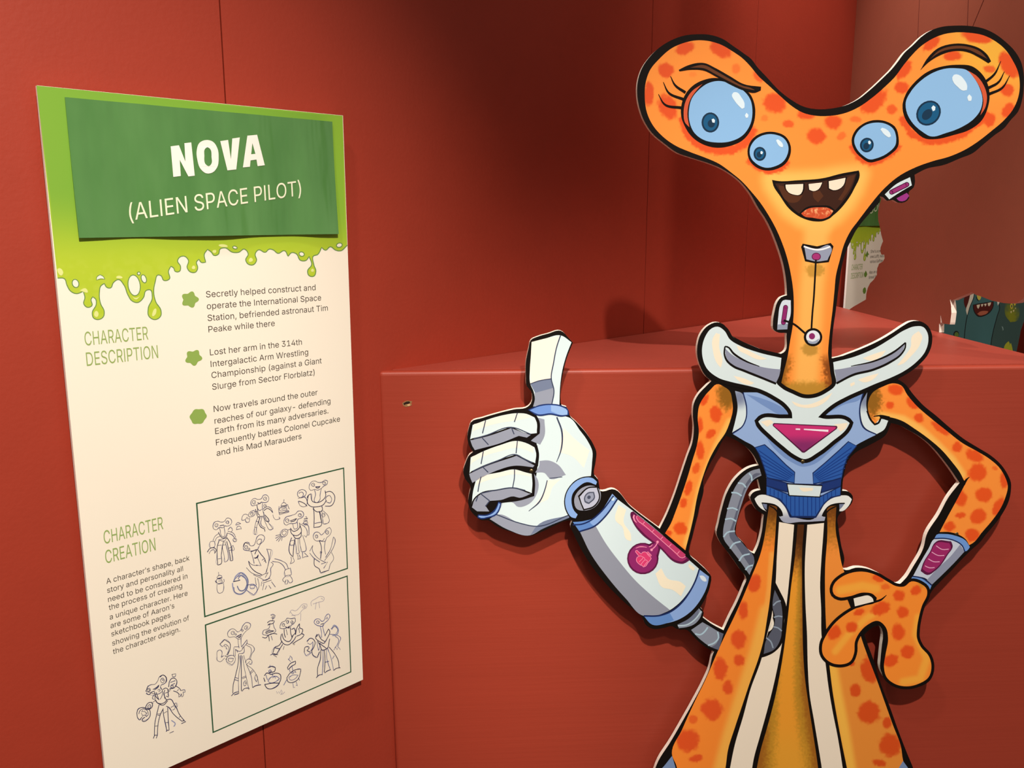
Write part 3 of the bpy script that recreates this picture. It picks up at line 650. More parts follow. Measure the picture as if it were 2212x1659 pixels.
sketch('e', 'o345,520 380,420 440,380 530,370 590,300 630,210 710,175 775,230 770,310 720,360 660,390 650,440 690,500 640,560;!340,520 390,400;!345,560 400,590 470,530 520,520;!640,220 700,175 770,240 760,330;o370,490 410,455 440,490 400,525;o650,290 690,240 730,280 690,340;!690,270 700,290;!490,480 560,440 620,385 600,430 520,490;!400,480 430,500;!520,530 560,640 620,700;!560,540 610,690;650,430 690,510 680,620 640,690;590,500 620,470 640,500 610,530;o480,640 500,605 530,610 530,680 490,680;!540,690 560,740 640,780 740,750 790,690;!550,710 580,760 660,800;!700,480 760,450 800,470 810,570 820,640 770,620;!770,700 720,560 740,490;720,540 740,680;750,560 850,510;790,500 870,480;!820,430 850,290 900,240 980,270 980,380 930,450 840,460;890,160 975,150 950,210 910,210 890,160;860,330 960,290;870,390 950,350;o860,420 900,395 930,420 890,450;!960,400 1060,470 1080,510;!920,510 1000,540 1050,590;1000,510 1030,480;1080,500 1160,490 1165,540 1120,530 1130,610 1100,640 1090,570 1060,630 1030,640 1040,580;!470,750 400,760 340,840 330,890 400,900 480,830 470,750;o380,850 420,800 450,830 410,880;490,750 540,710;460,770 500,780;!150,980 180,890 260,860 340,870 410,900 435,970 400,1090 270,1145 260,1130 320,1060;!150,980 170,1080 210,1125 260,1060;190,1000 220,920 300,890 370,930 390,1010 340,1060;250,960 270,920 290,950 320,930 330,970 370,970 340,1010 350,1040 300,1020 270,1050 260,1000 240,980;!620,800 580,960 530,1200 520,1450;!710,880 650,1000 600,1200 580,1450;!640,800 700,810 800,720;!700,900 720,1050 760,1230 780,1340;!800,860 810,1050 820,1200 830,1330;!770,830 830,860 900,970 1000,1070 1090,1140;!770,700 870,690 930,780 990,880 1040,990 1150,1140;o940,780 980,770 1000,850 960,860;!1090,1150 1150,1140 1180,1160 1090,1200;!500,1510 540,1440 580,1450 560,1510;!770,1370 790,1340 830,1340;580,1000 650,990;590,1030 640,1020;720,980 790,940;870,860 930,820;900,920 960,880;535,1255 600,1245;760,1180 820,1170;1040,1070 1070,1040;~880,1130 960,1210 930,1260;840,1400 930,1360', INK2, near, 1.0)

# the same kind of board in the next bay, seen through the opening
farb, fsheet = information_board(P2, 'second white information board in shade, seen through the ragged opening past the neck')
text_line(P2T, 'M 545,262', 'M 693,190', 0.0205, 'OOK', ink((226, 232, 206), 0.35, 0.4), 'subtitle_line', fsheet, -0.008, 1, up, None, True)
hl = PS.uv(P('R 268,556')[0]), PS.uv(P('R 695,456')[0]), PS.uv(P('R 280,700')[0]), PS.uv(P('R 762,578')[0])
for (p_, q_, t) in ((hl[0], hl[1], 'CHARACTER'), (hl[2], hl[3], 'DESCRIPTION')):
    a = Art(P2); a.text(t, p_[0], (p_[1] + q_[1]) / 2, q_[0] - p_[0], hc, HEAD_G, 3); a.build('heading_line', farb)
for i, (l, r, t) in enumerate((('M 556,775', 'M 700,770', 'She\u2019s a sne'), ('M 550,845', 'M 730,832', 'one Lufft, natu'), ('M 546,915', 'M 716,893', 'various Gufftow'), ('M 536,1052', 'M 640,1045', 'Also an o'), ('M 530,1122', 'M 628,1110', 'timed B'))):
    text_line(P2, l, r, cap * 1.25, t, TEXT_K, 'text_line', farb, -0.01)
for q in ('M 512,745 522,775 535,795 520,810 512,838 500,822 486,808 498,785', 'M 492,1010 505,1035 512,1060 500,1090 482,1102 470,1078 470,1050 480,1035', 'M 478,1230 492,1245 497,1280 485,1315 465,1320 452,1290 456,1255'):
    Art(P2).shape(P(q), ink((112, 150, 62)), 3).build('bullet_star', farb)

# ------------------------------------------------------------------ the teal figure of the next bay, behind the partition
PM = Plane(np.array([1.0, 2.05]), TF, 0.0)
mon = thing('monster_cutout', 'teal monster figure with toothy open mouth, seen through the opening at far right', 'cutout figure', PM)
mo = smooth(P('D 405,1500 405,960 420,760 540,440 700,270 900,190 1150,190 1400,260 1600,350 1740,540 1715,760 1604,925 1556,1060 1520,1250 1490,1390 1480,1600'), False, 30)
uvo = PM.uvs(mo); uvo = uvo + [(uvo[-1][0], 0.005), (uvo[0][0], 0.005)]
TEAL, TEAL2, TK = ink((66, 112, 116)), ink((58, 86, 84)), ink((20, 26, 28))
slab('board', [uvo], -0.012, 0.0, TEAL, EDGE_W, ink((120, 92, 66), 0.8, 0.1), mon)
rc = Art(PM); q = P('D 1205,640 1235,690 1200,860 1150,1050 1112,1250 1100,1500'); q2 = P('D 1480,1600 1490,1390 1520,1250 1556,1060 1604,925 1700,760 1730,560 1600,360 1400,290 1290,420')
rc.shape(q + q2, TEAL2, 1); rc.line(q, 1.6, TK, 2); rc = rc.build('small_creature', mon)
def glow(X, Y): return mixc(flat(X, (58, 86, 84)), (132, 140, 32), sstep(30, 4, np.hypot((X - 2184) / .9, (Y - 683) / 1.4) + (vnoise(X, Y, 4) - .5) * 10))
airbrush(PM, P('D 1320,620 1420,640 1520,650 1540,800 1500,920 1400,940 1330,850'), glow, 3, 'face_patch', rc, 3)
a = Art(PM); a.dot(P('D 1418,700')[0], 3.2, 6, ink((206, 190, 60)), 4); a.dot(P('D 1420,702')[0], 1.4, 3.2, TEAL2, 5); a.build('eye', rc); a = Art(PM); a.dot(P('D 1466,668')[0], 2, 3.6, ink((206, 190, 60)), 4); a.build('eye', rc)
for q in ('D 1398,780 1424,772 1412,812', 'D 1436,764 1462,752 1450,792', 'D 1468,735 1484,715 1480,745'): Art(PM).shape(P(q), ink((216, 206, 150)), 4, sm=False).build('tooth', rc)
m = Art(PM); m.shape(P('D 840,680 905,664 1000,650 1150,626 1152,690 1096,796 1005,850 920,860 866,806 842,735'), TK, 2); m.shape(P('D 852,688 910,674 1000,660 1140,638 1140,690 1086,785 1000,838 925,846 876,796 854,735'), ink((86, 22, 14)), 3)
m = m.build('mouth', mon)
for q in ('D 896,684 945,674 940,706 920,742 902,716', 'D 958,674 996,667 990,690 974,714', 'D 1006,668 1044,660 1040,686 1024,706', 'D 1060,654 1112,642 1104,676 1082,704 1066,690'): Art(PM).shape(P(q), ink((226, 220, 196)), 4).build('tooth', m)
Art(PM).shape(P('D 905,815 940,785 1010,770 1068,775 1060,800 1000,830 935,838'), ink((178, 100, 74)), 4).build('tongue', m)
a = Art(PM); a.shape(P('D 722,548 815,470 826,500 780,640 744,745 726,715'), ink((86, 20, 14)), 2); a.build('collar', mon)
a = Art(PM); a.shape(P('D 815,470 862,490 850,570 800,690 757,840 736,765 770,650'), ink((226, 222, 206)), 3); a.line(P('D 864,490 850,575 800,700 758,842'), 1.4, TK, 4); a.build('collar_trim', mon)
a = Art(PM); a.shape(P('D 898,530 930,500 962,545 948,604 926,614 906,580'), ink((206, 196, 84)), 3); a.line(P('D 890,560 905,605 930,622'), 1.4, TK, 4); a.build('eye', mon)
Art(PM).shape(P('D 1200,630 1242,634 1214,694'), ink((236, 234, 226)), 4, sm=False).build('fang', mon)
Art(PM).line(P('D 757,840 735,960 715,1150 700,1400'), 1.6, TK, 3).build('seam_line', mon)
a = Art(PM); a.dot(P('D 592,1120')[0], 6, 7.5, TK, 3); a.dot(P('D 596,1128')[0], 4.6, 6, ink((96, 128, 56)), 4); a.build('green_spot', mon)
a = Art(PM); a.shape(P('D 1302,1330 1330,1262 1374,1224 1392,1262 1374,1292 1410,1250 1430,1330 1440,1400 1310,1400'), ink((170, 176, 46)), 3); a.build('green_spot', mon)
Art(PM).shape(P('D 1268,1000 1290,1010 1300,1050 1286,1070 1280,1040'), ink((120, 150, 150)), 3).build('glint', mon)

# ------------------------------------------------------------------ the orange alien figure: a printed board cut to shape, standing off the plinth
GAP, THK = 0.0265, 0.0085
PC = Plane(np.array(FL) - nF[:2] * (GAP + THK), TF, 0.0)      # printed face of the figure
PCB = Plane(np.array(FL) - nF[:2] * (GAP + THK), TF, 0.0)
u0 = PC.uv((1740, 1659))[0]
PC.o = PC.o + PC.du * u0
fig = thing('alien_cutout', 'large orange spotted four-eyed alien figure giving a thumbs up, mounted on the red plinth', 'cutout figure', PC)

OUT = P('H 395,113 470,116 540,138 600,178 660,220 700,250 730,290 790,355 850,420 920,475 985,512 1060,528 1140,525 1220,508 1290,475 1360,420 1430,355 1480,305 1510,268 1550,215 1600,170 1640,130 1690,95 1750,73 1830,65 1920,68 1990,82 2050,110 2110,155 2160,205 2195,265 2210,330 2211,400 2203,470 2180,540 X 2181,262 2172,274 2147,293 2123,313 2101,331 2074,342 2040,356 2000,365 '
        'H 1605,892 1608,930 1600,962 1572,990 1576,1020 1550,1044 1512,1046 1485,1031 1452,1036 1430,1016 1414,1012 E 478,214 440,262 380,330 320,400 270,470 230,550 185,650 155,760 135,880 118,1010 103,1130 80,1290 68,1420 66,1556 '
        '130,1545 200,1520 330,1470 480,1400 590,1335 680,1275 740,1243 790,1236 850,1252 890,1288 915,1340 918,1400 900,1470 860,1540 800,1610 '
        'T 1420,462 1460,487 1520,560 1580,625 1660,690 1740,760 1840,840 1930,895 2010,945 2070,1000 2110,1060 2130,1110 2130,1160 2115,1230 2080,1300 2030,1370 1970,1440 '
        'L 1960,50 1900,105 1850,155 1780,230 1720,290 1668,348 1648,390 1622,440 1602,500 1594,560 1590,610 1612,660 1650,715 1676,765 1681,820 1660,870 1610,903 1540,916 1470,911 1420,888 1385,846 1366,800 1368,740 1376,660 1382,605 1375,568 1358,548 1335,553 1300,575 1272,602 1300,680 1330,760 1350,830 1380,920 1420,1020 1470,1160 1520,1290 1560,1387 '
        'X 2006,1760 2038,1900 2068,2060 2090,2235 1300,2235 1328,2060 1365,1880 1398,1740 '
        'L 60,1345 130,1235 200,1115 270,990 320,895 360,805 382,715 F 1262,1502 1215,1478 1160,1440 1090,1372 1050,1332 1010,1322 965,1322 930,1300 870,1312 770,1320 720,1290 690,1232 560,1120 400,960 250,765 140,555 118,500 '
        'G 930,1412 900,1412 800,1452 720,1490 640,1520 500,1492 400,1452 340,1412 290,1410 260,1390 215,1340 200,1290 205,1230 215,1172 180,1122 165,1070 180,1010 210,950 235,930 210,890 195,840 205,760 220,722 300,692 400,662 520,632 620,612 640,590 650,545 640,502 612,470 605,400 605,300 625,200 640,145 690,120 760,100 850,80 905,130 935,163 890,280 865,380 850,480 848,560 857,605 890,615 905,640 912,672 960,722 1030,800 1080,880 1100,930 1095,1000 1088,1098 1112,1125 1118,1160 1128,1205 1145,1208 1210,1192 '
        'F 600,348 830,523 G 1590,1380 1650,1230 1700,1080 1740,960 1775,860 1785,760 1778,660 1785,590 1815,530 1870,470 1908,432 1870,400 1830,330 1810,260 1810,180 1835,100 1890,40 1950,20 2000,40 2030,90 2080,140 '
        'T 375,187 440,222 520,257 600,287 690,302 N 880,850 896,742 840,736 822,720 820,690 830,620 845,570 865,545 898,533 897,500 893,450 875,350 850,270 815,180 780,110 740,50 H 690,990 640,930 590,890 520,850 440,820 360,795 290,770 220,720 150,660 105,590 80,520 68,450 72,370 95,300 140,235 200,180 270,140 330,120')
HOLES = [
    P('F 1068,728 1140,798 1215,870 1240,905 1235,960 1172,1118 1152,1150 1180,1190 1172,1230 1240,1280 1338,1332 1380,1240 1450,1100 1500,980 1520,925 1470,850 1380,722 1300,612 1283,570 1298,480 1323,370 1368,230 1438,120 1540,40 T 548,1000 510,930 460,880 400,842 345,817 330,835 290,910 240,1000 200,1100 F 1180,210 1150,340 1120,460 1095,570'),
    P('F 1612,128 1560,160 1520,215 1485,300 1460,400 1440,500 1435,560 1500,640 1560,712 1583,722 1600,690 1640,560 1658,412 1600,372 1568,320 1550,270 1572,236 1632,214'),
    P('T 1340,817 1290,850 1230,882 1150,927 1105,980 1085,1050 1075,1110 1072,1162 1110,1166 1138,1195 1136,1230 1112,1265 1062,1300 1046,1322 1050,1400 1065,1500 1085,1600 L 1142,215 1165,222 1220,208 1290,214 1360,244 1430,288 1472,306 1510,276 1560,200 1620,90 T 1600,1440 1680,1310 1740,1200 1808,1112 1760,1040 1700,960 1640,890 1570,830 1490,782 1420,747 1378,737')]
WHITE_EDGE = ink((248, 240, 226), 0.6, 0.2)
loops = [PC.uvs(smooth(q, True, 6.0)) for q in [OUT] + HOLES]
board = slab('board', loops, -THK, 0.0, BLK, WHITE_EDGE, ink((120, 92, 66), 0.8, 0.1), fig)
# blocks behind the board that carry it on the plinth front
bat = ink((120, 92, 66), 0.8, 0.1)
for px in ((1145, 1018), (1735, 995), (1690, 1560)):
    u, vv = PC.uv(px)
    v, f = box_verts(u - 0.02, u + 0.02, THK, THK + GAP, vv - 0.025, vv + 0.025)
    mesh_obj('spacer_block', v, f, bat, None, fig)

OR, ORR, YEL = (255, 148, 58), (232, 84, 30), (255, 190, 92)
A = lambda: Art(PC)
def part(px, rgb, lv, name, parent=fig, label=None, **k):
    return A().shape(px, ink(rgb), lv, **k).build(name, parent, label)

# ---- head and neck
MOUTH = P('H 815,920 840,925 960,922 1100,910 1200,885 1296,868 1300,882 1270,970 1220,1050 1160,1112 1100,1148 1050,1150 980,1130 910,1080 860,1010 822,950')
HEAD = P('H 395,147 460,150 530,170 600,210 650,245 690,285 740,345 800,400 860,455 930,515 980,545 1060,565 1140,565 1220,550 1290,520 1370,465 1440,405 1500,345 1540,290 1585,235 1640,180 1700,140 1760,115 1830,103 1910,105 1990,120 2050,150 2110,200 2150,260 2178,320 2188,380 2180,460 2150,530 2100,590 2030,650 1960,705 1890,750 1800,790 1700,818 1600,855 1520,898 1450,955 1400,1008 1360,1058 1320,1110 1290,1150 '
         'N 1255,170 1215,250 1190,340 1170,420 1160,520 1150,620 1140,700 1130,790 1126,850 1136,940 1146,1010 1145,1046 1090,1070 1010,1088 940,1080 885,1056 862,1040 880,960 900,880 915,790 930,700 936,600 932,500 920,420 900,330 870,240 830,150 790,80 750,20 H 700,985 650,930 590,880 520,830 440,795 360,765 280,730 210,680 150,610 120,540 110,460 115,380 140,310 190,250 260,190 330,160')
def head_ink(X, Y):
    c = flat(X, OR)
    c = mixc(c, (244, 176, 60), sstep(1980, 2130, X) * sstep(240, 120, Y))
    dm = seg_dist(X, Y, MOUTH, True); fx = np.where(inside(X, Y, MOUTH), 0, dm)
    c = mixc(c, YEL, sstep(38, 6, fx) * sstep(320, 385, Y))
    neck = P('N 1080,125 1060,200 1050,350 1035,500 1025,700 1015,850 1005,1000')
    c = mixc(c, (255, 186, 92), sstep(40, 12, seg_dist(X, Y, neck)) * sstep(440, 500, Y) * .9)
    c = mixc(c, (196, 142, 52), sstep(1.25, .75, np.hypot((X - 1760) / 20, (Y - 584) / 14) + (vnoise(X, Y, 4) - .5) * .5) * .85)
    c = mixc(c, (186, 136, 50), sstep(1.25, .75, np.hypot((X - 1749) / 18, (Y - 754) / 13) + (vnoise(X, Y, 4) - .5) * .5) * .8)
    nz = (vnoise(X, Y, 3, 2) - .5) * 14
    c = mixc(c, (188, 136, 44), sstep(818, 834, Y + nz * .6) * .92)
    L = seg_dist(X, Y, P('N 862,1040 880,960 900,880')); R_ = seg_dist(X, Y, P('N 1126,890 1136,940 1148,1040'))
    c = mixc(c, (148, 92, 22), sstep(16, 4, L + nz * .9) * sstep(755, 790, Y) * .9)
    c = mixc(c, (140, 72, 20), sstep(20, 6, R_ + nz * .9) * sstep(755, 790, Y))
    for rim, w in (('H 322,590 345,660 395,715 450,745 530,762 610,750 670,712 705,650', 9), ('H 690,815 740,855 800,872 860,862 900,825', 6),
                   ('H 1258,740 1300,800 1355,830 1420,810 1480,775 1514,735', 6), ('H 1540,585 1590,665 1680,708 1780,700 1880,662 1960,600 2000,560', 8)):
        c = mixc(c, ORR, sstep(w + 3, w - 3, seg_dist(X, Y, P(rim)) + (vnoise(X, Y, 4, 9) - .5) * 6))
    return spots(c, [(335, 190, 50, 34, -25), (530, 195, 66, 40, 28), (228, 312, 43, 42), (132, 445, 26, 66), (235, 515, 50, 72, -20), (617, 302, 25, 27, 0, .45), (375, 335, 22, 14, 0, .2),
        (738, 348, 34, 20, 50, .8), (828, 493, 62, 54, 20), (905, 610, 32, 20, 0, .85), (775, 578, 20, 16, 0, .35), (1005, 556, 46, 30), (1062, 678, 52, 42), (1155, 600, 50, 38), (1200, 678, 28, 20, -30, .55), (1278, 585, 30, 18, 0, .55),
        (1375, 485, 85, 52, -35), (1478, 530, 30, 28, 0, .85), (1535, 410, 38, 30), (1545, 310, 58, 34, -55), (1700, 162, 58, 28, -40), (1955, 128, 88, 34, 8), (1818, 232, 48, 26), (2020, 305, 32, 20, 0, .8), (2132, 282, 80, 46, 55), (2115, 420, 38, 38), (2025, 590, 26, 40, 30), (2122, 535, 28, 44, 35)], X, Y, ORR, 'H')
airbrush(PC, HEAD, head_ink, 1, 'head', fig)

def eye(outer, ball, lid, iris, shines):
    e = A(); e.shape(P(outer), BLK, 3)
    if lid: e.shape(P(lid), ink((214, 88, 52)), 4)
    e = e.build('eye', fig)
    b = A(); b.shape(P(ball), ink((142, 188, 232)), 5); b.build('eyeball', e)
    (x, y, rx, ry, rot, px_, py_, prx, pry) = iris
    ox, oy, k = CROPS['H']; q = lambda a, b_: (ox + a / k, oy + b_ / k)
    i = A(); i.dot(q(x, y), rx / k, ry / k, ink((10, 44, 70)), 6, rot); i.dot(q(x, y), (rx - 10) / k, (ry - 10) / k, ink((14, 88, 132)), 7, rot); i.build('iris', e)
    p_ = A(); p_.dot(q(px_, py_), prx / k, pry / k, ink((12, 50, 78)), 8, rot); p_.build('pupil', e)
    for s_ in shines:
        h = A()
        h.shape(P(s_), ink((224, 240, 250)), 9); h.build('highlight', e)
eye('H 505,355 440,365 380,395 335,445 312,510 312,570 330,620 370,680 430,722 510,742 590,730 650,702 700,640 722,560 715,490 690,440 640,408 570,373',
    'H 520,372 460,385 410,420 370,470 355,530 358,600 385,660 440,700 510,713 590,705 650,675 695,610 706,540 692,470 655,425 600,395',
    'H 430,388 370,430 338,480 325,550 335,606 357,628 346,560 360,480 400,420', (473, 602, 49, 56, 0, 478, 608, 20, 22),
    ['H 480,585 490,580 499,590 496,604 484,602', 'H 592,448 600,436 622,436 644,462 662,495 662,520 648,527 628,508 606,480', 'H 664,562 673,548 684,560 681,575 670,577'])
eye('H 780,655 840,657 890,680 918,730 917,780 890,830 840,860 780,868 720,845 685,800 680,750 705,695',
    'H 785,668 835,670 880,690 905,735 900,780 875,820 830,845 785,853 730,832 697,795 692,750 715,705', None, (747, 776, 35, 39, 0, 744, 780, 14, 17),
    ['H 750,764 757,760 765,767 760,778 751,776', 'H 837,700 846,695 862,706 876,728 874,740 862,738 844,718'])
eye('H 1390,588 1450,597 1500,630 1516,680 1513,735 1470,780 1400,815 1355,823 1310,797 1270,752 1256,700 1274,650 1320,609',
    'H 1390,603 1445,610 1487,638 1502,680 1498,728 1460,768 1395,800 1358,807 1318,785 1283,745 1270,700 1288,655 1330,618', None, (1340, 727, 38, 41, 20, 1337, 733, 16, 19),
    ['H 1347,706 1356,702 1363,712 1358,724 1348,720', 'H 1415,641 1424,631 1445,638 1468,660 1474,678 1462,686 1440,672'])
eye('H 1850,282 1920,289 1970,324 2007,380 2021,450 2011,520 1976,592 1910,642 1820,672 1720,694 1668,692 1600,642 1553,580 1538,510 1559,440 1610,374 1690,314 1770,289',
    'H 1840,302 1890,310 1930,350 1965,410 1981,470 1971,530 1935,580 1870,625 1780,660 1690,678 1650,655 1590,600 1560,540 1556,490 1585,430 1640,370 1710,325 1780,303',
    'H 1900,314 1950,345 1990,400 2006,460 1996,520 1970,562 1986,490 1976,430 1945,370', (1682, 550, 74, 64, -48, 1674, 558, 34, 24),
    ['H 1697,520 1708,507 1720,516 1718,534 1706,540', 'H 1813,352 1822,338 1848,338 1880,366 1896,400 1894,422 1874,426 1842,404 1820,380', 'H 1896,462 1908,446 1921,460 1918,482 1904,484'])

def brow(outer, inner):
    b = A(); b.shape(P(outer), BLK, 10); b.shape(P(inner), ink((104, 54, 22)), 11); b.build('eyebrow', fig)
brow('H 298,310 350,285 440,273 500,300 580,345 660,390 754,404 752,424 720,437 660,425 580,390 500,345 440,315 360,310 302,318',
     'H 360,298 435,284 500,315 575,358 650,398 700,412 720,424 660,412 580,376 500,334 440,303')
brow('H 1636,312 1680,240 1730,193 1810,167 1900,170 1970,195 2010,230 2028,263 2014,273 1960,240 1900,212 1820,206 1750,227 1690,262',
     'H 1690,250 1740,203 1810,180 1900,183 1965,208 2008,250 1960,226 1900,198 1820,194 1745,213')
for l in ('252,345 275,392 335,436', '212,378 240,435 325,474', '185,445 218,500 315,521', '2082,262 2050,330 1985,386', '2102,320 2070,378 2010,412', '2132,342 2090,410 2018,444'):
    A().line(P('H ' + l), [1.2, 4.5, 6.0], BLK, 10).build('eyelash', fig)

m = A(); m.shape(MOUTH, BLK, 3); m.shape(P('H 832,940 960,935 1110,924 1205,900 1284,884 1258,962 1206,1042 1150,1100 1098,1130 1050,1136 985,1118 920,1068 872,1000 842,958'), ink((58, 26, 12)), 4)
m.shape(P('H 850,950 890,960 915,990 985,1005 960,1040 900,1040 868,1000'), ink((84, 42, 18)), 5); m.shape(P('H 1040,985 1080,980 1100,1010 1070,1045 1045,1020'), ink((84, 42, 18)), 5)
m.shape(P('H 1236,905 1276,892 1250,960 1200,1035 1180,1030 1215,975'), ink((84, 42, 18)), 5)
m = m.build('mouth', fig)
for t in ('882,942 996,937 990,985 974,1006 936,1006 900,990 884,966', '1012,940 1100,930 1078,972 1042,986 1016,976', '1122,924 1230,902 1220,944 1192,972 1152,982 1124,970'):
    tt = A(); tt.shape(P('H ' + t), BLK, 5); q = np.array(P('H ' + t)); c_ = q.mean(0)
    tt.shape([tuple(c_ + (p - c_) * .86) for p in q], ink((252, 228, 204)), 6); tt.build('tooth', m)
def tongue_ink(X, Y): return mixc(flat(X, (206, 78, 40)), (250, 176, 120), sstep(.55, .8, vnoise(X, Y, 2.2, 4)) * sstep(475, 455, Y))
A().shape(P('H 962,1110 1005,1072 1080,1062 1135,1066 1166,1090 1150,1120 1100,1146 1040,1140 980,1126'), BLK, 5).build('tongue', m)
airbrush(PC, P('H 976,1106 1010,1082 1080,1072 1130,1077 1154,1092 1140,1114 1096,1136 1040,1130 990,1120'), tongue_ink, 6, 'tongue', m, 2.0)

# ---- headset
def capsule(a, b, w, mat, art, lv): art.line([a, b], w, mat, lv, sm=False); art.dot(a, w / 2, w / 2, mat, lv); art.dot(b, w / 2, w / 2, mat, lv)
e = part(P('H 1440,1000 1500,946 1580,905 1590,950 1530,985 1465,1028'), (214, 228, 232), 2, 'earpiece')
a = A(); q = P('H 1478,988 1562,946'); capsule(q[0], q[1], 11, ink((66, 16, 54)), a, 3); capsule(q[0], q[1], 7.5, ink((156, 44, 116)), a, 4); a.build('vent_slot', e)
part(P('H 1505,1022 1562,992 1576,1008 1552,1035 1520,1037'), (156, 50, 134), 2, 'ear_bulb', e)
e = part(P('N 876,562 919,561 916,650 903,690 900,722 844,723 850,650 860,590'), (216, 224, 236), 2, 'earpiece')
A().shape(P('N 845,695 902,690 900,722 844,724'), ink((150, 160, 180)), 3).build('lower_edge', e)
a = A(); q = P('N 890,600 878,684'); capsule(q[0], q[1], 10.5, ink((60, 14, 50)), a, 4); capsule(q[0], q[1], 8, ink((146, 36, 108)), a, 5); a.build('vent_slot', e)
a = A(); a.line(P('N 880,672 930,690 1000,745'), 4.2, BLK, 6); a.line(P('N 1033,722 1038,640 1046,550 1052,450 1058,335'), 3.8, BLK, 6); a.build('headset_wire', fig)
a = A(); q = P('N 1042,765')[0]; a.dot(q, 20, 19.5, BLK, 7); a.dot(q, 15, 14.5, ink((232, 236, 244)), 8); a.shape(P('N 1008,780 1040,790 1076,772 1066,796 1040,803 1016,796'), ink((158, 168, 188)), 9); a.dot(P('N 1036,760')[0], 6.6, 6.8, ink((142, 40, 104)), 9); a.build('wire_clip', fig)
mic = A(); mic.shape(P('N 985,247 1065,262 1140,243 1156,262 1130,350 1060,357 998,345 976,265'), BLK, 3, sm=False)
mic.shape(P('N 993,260 1065,276 1134,258 1142,266 1122,339 1060,346 1006,334'), ink((150, 156, 178)), 4); mic.line(P('N 991,262 1030,275 1065,281 1100,277 1138,263'), 3.5, ink((246, 246, 250)), 5)
mic = mic.build('throat_microphone', fig)
a = A(); a.dot(P('N 1060,319')[0], 10, 8.5, ink((96, 20, 70)), 5); a.dot(P('N 1060,319')[0], 8.2, 6.8, ink((168, 48, 116)), 6); a.build('microphone_button', mic)

# ---- torso
MINT, CREAM, GREY = (222, 236, 238), (253, 238, 212), (150, 154, 174)
LBL, MBL, DBL = (152, 180, 226), (120, 150, 204), (44, 92, 172)
torso = A(); torso.shape(P('T 455,545 560,545 830,570 1205,545 1185,620 1180,690 1205,765 1285,810 1220,842 1150,882 1105,922 1080,980 1070,1050 1062,1130 1060,1190 595,1190 600,1100 580,1020 550,930 520,885 460,850 385,805 442,760 467,720 472,650'), ink(LBL), 1)
torso.shape(P('T 470,556 560,580 660,620 715,655 735,690 700,690 600,640 520,590'), ink(MBL), 2)
torso.shape(P('T 1205,550 1100,600 1010,640 945,690 990,668 1080,622 1190,580'), ink(MBL), 2)
torso.shape(P('T 560,760 640,850 760,950 820,985 880,965 1000,880 1110,780 1130,770 1000,910 880,1000 820,1010 760,985 640,890'), ink(MBL), 2)
torso = torso.build('torso_armour', fig)
def pad(s_, soft):
    def f(X, Y): return mixc(flat(X, MINT), (120, 130, 160), sstep(34, 4, np.hypot(X - soft[0], Y - soft[1])) * .9)
    airbrush(PC, P(s_), f, 2, 'shoulder_pad', fig, 3)
pad('T 400,535 440,548 465,620 471,700 455,742 382,797 402,720 416,640', P('T 425,575')[0]); pad('T 1228,545 1190,620 1188,690 1210,760 1288,806 1335,777 1360,722 1310,712 1277,747 1240,700 1224,640', P('T 1218,590')[0])
A().line(P('T 450,545 472,640 468,710 450,752 385,803'), 2.6, NAVY, 3).build('pad_outline', torso); A().line(P('T 1205,545 1185,620 1182,690 1203,762 1285,808'), 2.6, NAVY, 3).build('pad_outline', torso)
def ribs(px, lines, name):
    r = A(); r.shape(P(px), ink(DBL), 3, sm=False); r.line(P(px), 2.2, NAVY, 4, True, False)
    for l in lines: r.line(P(l), 2.0, ink((24, 62, 140)), 4, sm=False)
    return r.build(name, torso)
def lerp_lines(a0, a1, b0, b1, n):
    out = []
    for i in range(n):
        t = (i + .5) / n; out.append('T %.1f,%.1f %.1f,%.1f' % (a0[0] + (a1[0] - a0[0]) * t, a0[1] + (a1[1] - a0[1]) * t, b0[0] + (b1[0] - b0[0]) * t, b0[1] + (b1[1] - b0[1]) * t))
    return out
ribs('T 525,890 585,872 640,920 720,1000 774,1045 772,1112 600,1080 580,1010 550,930', lerp_lines((545, 895), (596, 1070), (772, 1058), (720, 1102), 6), 'ribbed_panel')
ribs('T 1110,853 1162,880 1105,950 1080,1020 1068,1085 890,1118 888,1050 960,990 1050,910', lerp_lines((1135, 875), (1072, 1068), (892, 1060), (930, 1105), 6), 'ribbed_panel')
ribs('T 597,1128 735,1185 930,1200 1062,1133 1060,1192 1000,1202 950,1252 905,1322 755,1322 720,1262 680,1212 597,1187',
     ['T %d,%d %d,%d' % (x, y0, x, y1) for x, y0, y1 in ((620, 1145, 1185), (645, 1155, 1192), (670, 1165, 1203), (695, 1175, 1225), (722, 1188, 1260), (748, 1192, 1300), (775, 1195, 1318), (802, 1198, 1318), (828, 1200, 1318), (855, 1200, 1318), (880, 1200, 1318), (905, 1200, 1310), (930, 1202, 1275), (955, 1190, 1240), (980, 1178, 1215), (1005, 1165, 1198), (1030, 1152, 1192))], 'ribbed_panel')
belt = A(); belt.shape(P('T 597,1078 740,1118 920,1123 1066,1080 1062,1133 940,1172 720,1167 597,1130'), ink((28, 54, 120)), 5, sm=False); belt.line(P('T 597,1078 740,1118 920,1123 1066,1080'), 2.6, NAVY, 6, sm=False); belt.line(P('T 597,1130 720,1167 940,1172 1062,1133'), 2.6, NAVY, 6, sm=False)
belt = belt.build('belt', fig)
a = A(); a.shape(P('T 722,1114 948,1126 932,1203 735,1194'), BLK, 7, sm=False); a.shape(P('T 728,1121 943,1132 929,1197 741,1188'), ink(MINT), 8, sm=False); a.shape(P('T 800,1140 890,1143 885,1160 815,1160'), ink(CREAM), 9); a.build('buckle', belt)
